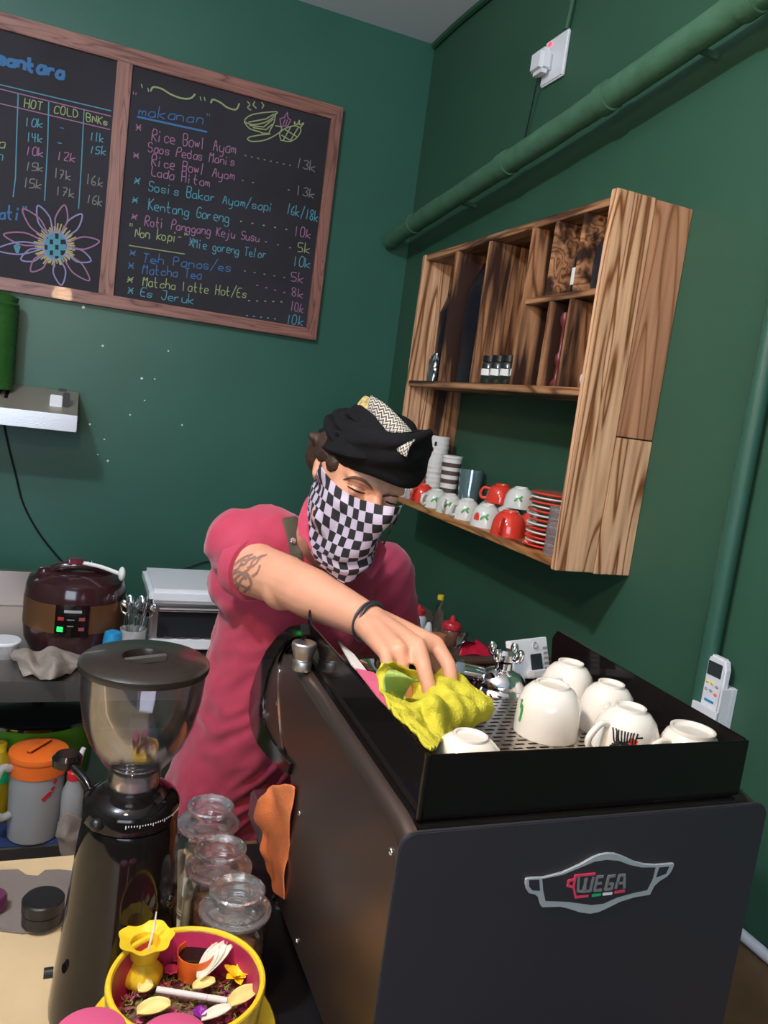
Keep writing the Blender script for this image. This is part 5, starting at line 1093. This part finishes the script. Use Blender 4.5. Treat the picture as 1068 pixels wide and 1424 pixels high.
# left hand resting low behind the machine front
hl = V((-.02, -.07, -.015))
for k in range(4):
    b = WR2+hl*.95+V((-.030+.020*k, -.002*k, 0)); ca(WR2+V((-.008+.006*k, 0, 0)), b, .020, .0115); finger([b, b+V((-.003, -.028, -.008)), b+V((-.003, -.042, -.026)), b+V((-.002, -.040, -.042))], (.0112, .0098, .0088, .0076))
finger([WR2+V((.018, -.02, 0)), WR2+V((.042, -.045, -.012)), WR2+V((.046, -.068, -.024))], (.014, .0115, .0095))
me = fuse(skin, .0042, 4)
# eye sockets and folds pressed into the face
for v in me.vertices:
    p = v.co-HC
    if p.length < .14:
        l, f, u = p.dot(Lh), p.dot(Fh), p.dot(Uh)
        if f > .04:
            for s in (-1, 1):
                d = math.exp(-(((l-s*.020)/.011)**2+((u-.004)/.012)**2)); v.co -= Fh*.008*d
                d = math.exp(-(((l-s*.034)/.018)**2+((u-.0105)/.0035)**2)); v.co -= Fh*.0045*d
body = link('body', me, M_skin, man, ang=180)
me_w = me.copy(); me_w.transform(Matrix.Translation(wloc(man))); SK = bvh_of(me_w)
# lashes, brows, hair: strokes laid over the face
def lay(bv, pts, w, m, nm, n=14, off=.0012, thick=.0012, par=None, taper=True, sub=0):
    P = curve([V((x, y, 0)) for x, y in pts], n); q = []
    for p in P:
        h, nn = shoot(bv, p.x, p.y, off)
        if h: q.append((h, nn))
    rs = []
    for i, (h, nn) in enumerate(q):
        t = (q[min(i+1, len(q)-1)][0]-q[max(i-1, 0)][0]).normalized(); s = t.cross(nn).normalized(); ww = w/2*((sin(pi*(i+.6)/(len(q)+.2)))**.6 if taper else 1)
        rs.append([h-s*ww, h+nn*thick*.6-s*ww*.5, h+nn*thick, h+nn*thick*.6+s*ww*.5, h+s*ww, h-nn*.001])
    if len(rs) > 1: return build(MB().rings(rs), nm, m, par or man)
M_brow = mat('brow_hair', (.11, .05, .033), .8); M_lash = mat('lash', (.02, .012, .010), .8)
lay(SK, [(478, 667), (492, 664), (507, 669), (519, 680)], .0055, M_brow, 'eyebrow'); lay(SK, [(531, 690), (541, 688), (552, 690), (559, 692)], .0055, M_brow, 'eyebrow')
lay(SK, [(484, 676), (492, 681), (501, 685), (508, 686)], .0030, M_lash, 'eyelashes', thick=.0018); lay(SK, [(536, 697), (543, 700), (551, 701)], .0028, M_lash, 'eyelashes', thick=.0018)
lay(SK, [(481, 671), (490, 674), (500, 678), (508, 681)], .0016, mat('lid_crease', (.30, .13, .09), .7), 'lid_crease', thick=.0003)
# tattoo on the upper arm
tt = MB()
for st in ([(318, 800), (324, 788), (338, 776), (352, 771)], [(322, 812), (333, 800), (346, 792), (352, 780), (366, 772)], [(321, 795), (330, 792), (337, 782)], [(330, 820), (336, 806), (345, 802), (349, 812)], [(339, 824), (350, 812), (346, 800), (338, 796)], [(344, 790), (354, 786), (362, 776), (372, 771)], [(318, 806), (327, 806), (331, 814)], [(334, 786), (342, 784), (347, 775)], [(320, 803), (326, 797), (335, 796), (343, 806)], [(325, 818), (330, 812), (340, 816), (348, 820)], [(350, 802), (358, 796), (362, 786)], [(329, 783), (336, 779), (345, 779), (356, 774)]):
    P = curve([V((x, y, 0)) for x, y in st], 12); q = [shoot(SK, p.x, p.y, .0007) for p in P]; q = [a for a in q if a[0]]
    for a, b in zip(q, q[1:]):
        s = (b[0]-a[0]).cross(a[1]).normalized()*.0026; tt.add([a[0]-s, b[0]-s, b[0]+s, a[0]+s], [(0, 1, 2, 3)])
o = build(tt, 'tattoo', mat('tattoo_blue', (.27, .15, .115), .6), man, smooth=False); o['label'] = 'dark curling tattoo on the upper arm'
# wrist bands
ax = (WR-EL).normalized()
for k, d in enumerate((-.012, -.004)):
    o = build(MB().torus(WR+ax*d, .0325-.001*k, .0025, ax+V((.12*k, 0, .1*k)), 36, 8), 'wrist_band', mat('dark_band', (.03, .035, .04), .5), man); o['label'] = 'thin dark rubber wrist band'
# hair behind the ear
hr = MB()
hr.ball(H(-.070, -.020, .032), (.016, .034, .030), 18, 12, RH); hr.ball(H(-.064, .020, .022), (.013, .022, .020), 16, 10, RH); hr.ball(H(-.055, -.070, .01), (.026, .028, .040), 18, 12, RH); hr.ball(H(.07, -.03, .03), (.012, .04, .03), 18, 12, RH)
hr.ball(H(-.076, -.050, .034), (.022, .016, .010), 16, 10, RH); hr.ball(H(0, -.080, .02), (.06, .03, .045), 16, 10, RH)
hme = fuse(hr, .004, 1)
for v in hme.vertices: v.co += v.normal*.0018*noise.noise(v.co*120)
link('hair', hme, M_hair, man)
# shirt
sm = MB()
def cs(p, q, r, r2): sm.capsule(p, q, r, r2)
hem = CU+(SR-CU).normalized()*.050
cs(SR+V((.0, 0, -.005)), hem, .068, .060); cs(SL, SL.lerp(EL2, .75), .072, .062)
cs(SR+V((.05, .02, -.015)), SL+V((-.05, .02, -.015)), .080, .080); cs(SR+V((.05, .03, -.09)), SL+V((-.05, .0, -.09)), .095, .095)
cs(CH+V((-.05, 0, -.02)), WA+V((-.03, 0, 0)), .120, .128); cs(CH+V((.05, 0, -.02)), WA+V((.05, 0, 0)), .115, .120)
cs(WA+V((-.02, 0, 0)), PV+V((-.02, 0, .02)), .130, .138); cs(WA+V((.05, 0, 0)), PV+V((.05, 0, .02)), .125, .135)
cs(NB+V((-.02, .02, -.03)), SR+V((.05, 0, .0)), .070, .072); cs(NB+V((.03, .03, -.03)), SL+V((-.05, 0, 0)), .066, .070)
shm = fuse(sm, .009, 8)
ax2 = (EL-CU).normalized()
for v in shm.vertices:
    p = v.co; n1 = noise.noise(V((p.x*9+p.z*6, p.y*7, p.z*4.5))); n2 = noise.noise(V((p.x*22-p.z*20, p.y*16, p.z*9+4)))
    v.co += v.normal*(.010*n1+.006*(1-abs(n2)*2.2))
shirt = link('shirt', shm, M_shirt, man, ang=180)
sw = shm.copy(); sw.transform(Matrix.Translation(wloc(man))); SH = bvh_of(sw)
build(MB().lathe([(.052, -.034), (.0605, -.032), (.0615, -.002), (.0590, .002), (.050, .003)], CU, 40, ax2, cap=(False, False)), 'sleeve_cuff', M_shirt, man)
# collar standing behind the scarf
ctl = [[dp(x, y, d) for x, y, d in row] for row in ([(438, 688, 1.47), (428, 690, 1.44), (420, 706, 1.41), (414, 728, 1.39), (416, 745, 1.37)], [(446, 700, 1.47), (438, 704, 1.42), (430, 722, 1.385), (426, 742, 1.37), (430, 758, 1.36)], [(446, 740, 1.48), (440, 745, 1.42), (438, 758, 1.39), (436, 768, 1.375), (440, 780, 1.36)])]
link('collar', cloth(patch(ctl, 12, 8), .004), M_shirt, man)
ctl = [[dp(x, y, d) for x, y, d in row] for row in ([(520, 745, 1.46), (530, 752, 1.43), (538, 765, 1.42)], [(515, 770, 1.44), (524, 775, 1.41), (530, 785, 1.40)], [(505, 795, 1.43), (512, 800, 1.40), (516, 806, 1.39)])]
link('collar', cloth(patch(ctl, 10, 8), .004), M_shirt, man)
# apron strap over the right shoulder
def band(bv, rowsL, rowsR, m, nm, n=24, off=.003, t=.003, nu=4):
    L_ = curve([V((x, y, 0)) for x, y in rowsL], n); R_ = curve([V((x, y, 0)) for x, y in rowsR], n); P = []
    for a, b in zip(L_, R_):
        row = []
        for k in range(nu+1):
            h, nn = shoot(bv, *(a+(b-a)*k/nu).xy, off)
            if h: row.append(h)
        if len(row) == nu+1: P.append(row)
    return link(nm, cloth(P, t), m, man)
o = band(SH, [(381, 697), (388, 715), (397, 745), (402, 772), (404, 800), (402, 840)], [(402, 694), (410, 712), (417, 740), (420, 770), (421, 800), (418, 845)], M_olive, 'apron_strap'); o['label'] = 'olive canvas apron strap with snap stud'
h, nn = shoot(SH, 405, 753, .009)
build(MB().lathe([(.006, 0), (.006, .002), (.003, .004)], h-nn*.003, 16, nn), 'snap_stud', M_chrome, o)
# trousers, apron front, shoes
tr = MB()
for h_, k, a in zip(HIP, KN, AN): tr.capsule(h_, k, .105, .072); tr.capsule(k, a+V((0, 0, .01)), .072, .055)
tr.capsule(HIP[0], HIP[1], .105, .105)
link('trousers', fuse(tr, .012, 4), mat('dark_trousers', (.015, .014, .018), .85, bump=.2, bscale=300), man)
for a in AN:
    s = MB(); s.capsule(a+V((0, .035, -.045)), a+V((0, -.06, -.05)), .043, .042); s.capsule(a+V((0, -.06, -.052)), a+V((0, -.17, -.062)), .042, .030)
    shoe = fuse(s, .008, 3)
    for v in shoe.vertices: v.co.z = max(v.co.z, ZF+.001)
    link('shoe', shoe, M_blk, man)
# head wrap: layered bands of black cloth round the skull
wr = MB()
def hring(u, rx, ry, tilt, of=-.012, amp=.0, ph=0, ol=0): return [H(rx*cos(2*pi*j/48)+ol, of+ry*sin(2*pi*j/48), u+tilt*sin(2*pi*j/48)+amp*sin(3*2*pi*j/48+ph)) for j in range(48)]
wrap = [(.036, .080, .100, .012), (.038, .088, .108, .012), (.055, .0915, .1115, .012), (.066, .089, .109, .010), (.068, .092, .112, .010), (.080, .088, .107, .012), (.090, .080, .098, .014), (.094, .082, .099, .016), (.106, .066, .082, .016), (.112, .044, .056, .018), (.114, .016, .022, .018)]
wr.rings([hring(t[0], t[1]-.005*(1 if t[1] > .06 else 0), t[2], t[3], amp=.003, ph=i*.7, ol=.004) for i, t in enumerate(wrap)])
wm = modded(wr, [('SUBSURF', dict(levels=2, render_levels=2))])
for v in wm.vertices:
    p = v.co-HC; l, f, u = p.dot(Lh), p.dot(Fh), p.dot(Uh); a = math.atan2(l, f)
    v.co += v.normal*(.0055*sin(u*260+a*2.6)*max(0, 1-abs(noise.noise(p*9)))+.003*noise.noise(p*30))
hw = link('head_wrap', wm, M_fabblk, man, ang=180); hw['label'] = 'folded black cloth head wrap with patterned trim'
# crossing front fold, hanging lower on his left temple
ctl = [[dp(x, y, d) for x, y, d in row] for row in ([(470, 640, 1.285), (500, 645, 1.235), (530, 650, 1.200), (560, 655, 1.195), (585, 650, 1.23), (596, 640, 1.29)],
  [(462, 622, 1.285), (500, 627, 1.225), (535, 632, 1.185), (566, 630, 1.180), (592, 622, 1.22), (599, 612, 1.28)],
  [(470, 606, 1.29), (505, 610, 1.215), (540, 612, 1.180), (570, 610, 1.180), (592, 604, 1.21), (599, 600, 1.26)],
  [(480, 598, 1.30), (510, 596, 1.235), (540, 600, 1.195), (566, 602, 1.190), (588, 600, 1.215), (597, 600, 1.25)])]
ctl.insert(0, [dp(x, y, d) for x, y, d in [(472, 645, 1.30), (505, 656, 1.245), (535, 668, 1.215), (560, 678, 1.21), (578, 676, 1.24), (588, 660, 1.30)]])
P = patch(ctl, 24, 18)
for j, r in enumerate(P):
    for p in r: p += Fh*(.004*sin(j*1.1)+.003*noise.noise(p*40))
link('front_fold', cloth(P, .006), M_fabblk, hw)
# upstanding crest: black triangle and patterned ribbon
ctl = [[dp(x, y, d) for x, y, d in row] for row in ([(440, 622, 1.34), (470, 632, 1.26), (505, 640, 1.215), (540, 640, 1.19), (565, 625, 1.19)], [(462, 590, 1.34), (485, 598, 1.27), (512, 612, 1.225), (540, 618, 1.20), (562, 612, 1.20)], [(484, 576, 1.34), (496, 580, 1.29), (515, 590, 1.25), (538, 603, 1.22), (558, 606, 1.21)], [(498, 562, 1.33), (506, 566, 1.30), (520, 578, 1.26), (540, 594, 1.23), (556, 602, 1.22)])]
P = patch(ctl, 20, 16)
for i, r in enumerate(P):
    for j, p in enumerate(r): p += Fh*.004*sin(i*1.3+j*.3)
link('crest', cloth(P, .010), M_fabblk, hw)
def batik():
    m = bpy.data.materials.new('batik_trim'); m.use_nodes = True; n = m.node_tree.nodes; L = m.node_tree.links; b = n['Principled BSDF']; b.inputs['Roughness'].default_value = .6
    uv = n.new('ShaderNodeUVMap'); mp = n.new('ShaderNodeMapping'); mp.inputs['Scale'].default_value = (1, 1, 1); L.new(uv.outputs[0], mp.inputs[0])
    sx = n.new('ShaderNodeSeparateXYZ'); L.new(mp.outputs[0], sx.inputs[0])
    def mt_(op, a, c=None, v=None):
        k = n.new('ShaderNodeMath'); k.operation = op; L.new(a, k.inputs[0])
        if c is not None: L.new(c, k.inputs[1])
        if v is not None: k.inputs[1].default_value = v
        return k.outputs[0]
    z = mt_('PINGPONG', mt_('MULTIPLY', sx.outputs[0], v=22), v=1); s = mt_('ADD', mt_('MULTIPLY', sx.outputs[1], v=6), mt_('MULTIPLY', z, v=.9))
    w_ = mt_('GREATER_THAN', mt_('PINGPONG', s, v=.5), v=.24)
    r = n.new('ShaderNodeMix'); r.data_type = 'RGBA'; r.inputs[6].default_value = (.03, .03, .035, 1); r.inputs[7].default_value = (.52, .48, .40, 1); L.new(w_, r.inputs[0]); L.new(r.outputs[2], b.inputs['Base Color']); return m
def uvgrid(me_P, nm, m, par, thick, su=1, sv=1):
    nr, nc = len(me_P), len(me_P[0]); me = MB().grid(me_P).mesh('t'); me.uv_layers.new(name='UVMap')
    for pl in me.polygons:
        for li in pl.loop_indices:
            vi = me.loops[li].vertex_index; me.uv_layers[0].data[li].uv = ((vi % nc)/(nc-1)*su, (vi//nc)/(nr-1)*sv)
    return link(nm, modded(me, [('SOLIDIFY', dict(thickness=thick, offset=0)), ('SUBSURF', dict(levels=1, render_levels=1))]), m, par)
MBK = batik()
ctl = [[dp(x, y, d) for x, y, d in row] for row in ([(513, 570, 1.285), (522, 585, 1.25), (533, 600, 1.225), (545, 610, 1.205), (553, 614, 1.20)], [(513, 560, 1.290), (530, 573, 1.245), (547, 589, 1.215), (559, 602, 1.195), (567, 610, 1.19)], [(516, 550, 1.305), (534, 561, 1.265), (552, 578, 1.235), (567, 594, 1.215), (576, 606, 1.205)])]
o = uvgrid(patch(ctl, 30, 12), 'patterned_ribbon', MBK, hw, .004); o['label'] = 'cream and black zigzag patterned ribbon'
ctl = [[dp(x, y, d) for x, y, d in row] for row in ([(497, 563, 1.315), (504, 568, 1.30), (512, 572, 1.285)], [(502, 556, 1.32), (508, 562, 1.305), (514, 566, 1.29)], [(508, 551, 1.325), (513, 552, 1.31), (519, 556, 1.30)])]
uvgrid(patch(ctl, 10, 8), 'patterned_ribbon', mat('gold_trim', (.40, .30, .12), .6, var=.6, vscale=160), hw, .004)
ctl = [[dp(x, y, d) for x, y, d in row] for row in ([(551, 625, 1.178), (558, 632, 1.172), (566, 636, 1.17)], [(556, 614, 1.18), (563, 620, 1.17), (570, 622, 1.17)], [(566, 606, 1.19), (572, 610, 1.18), (578, 612, 1.18)])]
uvgrid(patch(ctl, 10, 8), 'patterned_ribbon', MBK, hw, .005, .35, .8)
ctl = [[dp(x, y, d) for x, y, d in row] for row in ([(572, 628, 1.19), (584, 620, 1.20), (594, 612, 1.24)], [(570, 612, 1.20), (584, 608, 1.22), (597, 604, 1.26)], [(566, 602, 1.22), (582, 599, 1.25), (599, 600, 1.30)])]
uvgrid(patch(ctl, 10, 8), 'side_wing', M_fabblk, hw, .006)
# checkered scarf
rows = [[(452, 636, 1.46), (446, 645, 1.405), (461, 668, 1.325), (487, 688, 1.262), (517, 699, 1.215), (549, 705, 1.200), (562, 700, 1.26)],
        [(448, 655, 1.47), (437, 668, 1.41), (456, 692, 1.33), (485, 711, 1.262), (515, 721, 1.215), (544, 722, 1.205), (552, 716, 1.28)],
        [(442, 690, 1.47), (429, 700, 1.40), (450, 722, 1.335), (480, 740, 1.27), (507, 747, 1.235), (528, 743, 1.235), (534, 736, 1.31)],
        [(440, 730, 1.46), (428, 738, 1.39), (446, 756, 1.335), (472, 771, 1.28), (498, 775, 1.255), (518, 767, 1.265), (523, 757, 1.34)],
        [(446, 760, 1.45), (432, 765, 1.38), (450, 780, 1.335), (474, 793, 1.295), (494, 792, 1.285), (510, 782, 1.30), (516, 769, 1.36)],
        [(455, 780, 1.44), (444, 786, 1.37), (458, 797, 1.34), (473, 808, 1.32), (484, 809, 1.315), (497, 799, 1.325), (507, 784, 1.37)]]
P = patch([[dp(*q) for q in r] for r in rows], 48, 40)
for j, r in enumerate(P):
    for i, p in enumerate(r):
        d_ = p.dot(RZ); h_ = SK.ray_cast(V((0, 0, 0)), p.normalized()) if i > 3 else (None,)
        if h_[0] and h_[0].dot(RZ)-.007 < d_ and h_[0].dot(RZ) > 1.1 and (h_[0]-HC).length < .17: p *= (h_[0].dot(RZ)-.007)/d_
        t = j/40; p += Fh*(.006*sin(t*9+i*.16)*t+.0035*noise.noise(p*28)+(.008*math.exp(-((t-.80)/.05)**2)-.007*math.exp(-((t-.72)/.04)**2))*(1 if i > 14 else 0))
nc, nr = 49, 41
U = [[0]*nc for _ in range(nr)]; Vv = [[0]*nc for _ in range(nr)]
for j in range(nr):
    mid = 26; acc = 0
    for i in range(mid, nc-1): acc += (P[j][i+1]-P[j][i]).length; U[j][i+1] = acc
    acc = 0
    for i in range(mid, 0, -1): acc -= (P[j][i-1]-P[j][i]).length; U[j][i-1] = acc
for i in range(nc):
    acc = 0
    for j in range(nr-1): acc += (P[j+1][mid]-P[j][mid]).length; Vv[j+1][i] = acc
me = MB().grid(P).mesh('t'); me.uv_layers.new(name='UVMap')
for pl in me.polygons:
    for li in pl.loop_indices:
        vi = me.loops[li].vertex_index; i, j = vi % nc, vi//nc; me.uv_layers[0].data[li].uv = (U[j][i]/.0172+10+Vv[j][i]*4, Vv[j][i]/.0172)
m = bpy.data.materials.new('checkered_cotton'); m.use_nodes = True; n = m.node_tree.nodes; L = m.node_tree.links
b = n['Principled BSDF']; b.inputs['Roughness'].default_value = .8
ck_ = n.new('ShaderNodeTexChecker'); ck_.inputs['Scale'].default_value = 1; ck_.inputs['Color1'].default_value = (.012, .011, .013, 1); ck_.inputs['Color2'].default_value = (.52, .45, .58, 1)
uv = n.new('ShaderNodeUVMap'); L.new(uv.outputs[0], ck_.inputs['Vector']); L.new(ck_.outputs[0], b.inputs['Base Color'])
o = link('face_scarf', modded(me, [('SOLIDIFY', dict(thickness=.0025, offset=0)), ('SUBSURF', dict(levels=1, render_levels=1))]), m, man); o['label'] = 'black and lilac checkered cloth scarf over nose and chin'
# silver rod with black end at the left shoulder
rd = thing('silver_rod', 'thin silver rod with bent black end standing behind the left shoulder', 'rod', dp(533, 758, 1.50))
build(MB().tube([dp(531, 762, 1.50), dp(546, 729, 1.48)], .0022, 8), 'rod', M_chrome, rd)
build(MB().tube(curve([dp(546, 729, 1.48), dp(553, 716, 1.475), dp(552, 710, 1.475), dp(547, 711, 1.475)], 10), .0030, 8), 'black_end', M_blk, rd)

# ================================================================== lime cloth under the hand
def zz(x, y, h): return at(x, y, 'z', -.4212+h)
ctl = [[zz(*q) for q in row] for row in (
    [(522, 946, .060), (530, 930, .080), (548, 927, .075), (575, 936, .062), (615, 930, .052), (650, 950, .040), (672, 962, .036)],
    [(526, 958, .055), (540, 948, .060), (556, 950, .035), (585, 958, .040), (620, 952, .048), (655, 966, .040), (682, 978, .030)],
    [(532, 972, .060), (545, 970, .050), (562, 972, .022), (590, 978, .034), (625, 974, .050), (658, 984, .038), (685, 992, .020)],
    [(542, 990, .064), (556, 990, .058), (580, 990, .048), (604, 980, .064), (628, 988, .048), (655, 1000, .030), (676, 1004, .010)],
    [(560, 1006, .064), (574, 1006, .056), (590, 1004, .046), (610, 1000, .050), (628, 1004, .036), (645, 1012, .020), (660, 1014, .006)],
    [(578, 1026, .064), (590, 1024, .056), (602, 1022, .046), (614, 1018, .038), (626, 1016, .026), (638, 1018, .014), (648, 1020, .004)],
    [(598, 1047, .064), (606, 1044, .054), (612, 1040, .042), (620, 1034, .030), (628, 1028, .018), (636, 1024, .008), (642, 1024, .003)])]
P = patch(ctl, 54, 48)
for r in P:
    for p in r:
        k = noise.noise(p*24); p.z += .010*k+.008*(1-2.4*abs(noise.noise(p*30+V((3, 3, 3))))); p.z = max(p.z, -.4185)
        if p.x < .384: p.z = max(p.z, -.356)
o = link('lime_cloth', cloth(P, .004), M_lime); tag(o, 'lime yellow microfibre cloth bunched under the hand on the cup guard', 'cloth')
ctl = [[zz(*q) for q in row] for row in ([(533, 965, .062), (532, 945, .078), (538, 932, .088), (548, 930, .088)], [(545, 975, .050), (545, 955, .062), (553, 942, .082), (570, 942, .086)], [(560, 982, .045), (562, 965, .045), (570, 952, .060), (584, 948, .076)])]
P = crumple(patch(ctl, 14, 12), .004, 40, 1); o = link('green_fold', cloth(P, .003), M_limeg, bpy.data.objects['lime_cloth']); o['label'] = 'greener turned-up fold'
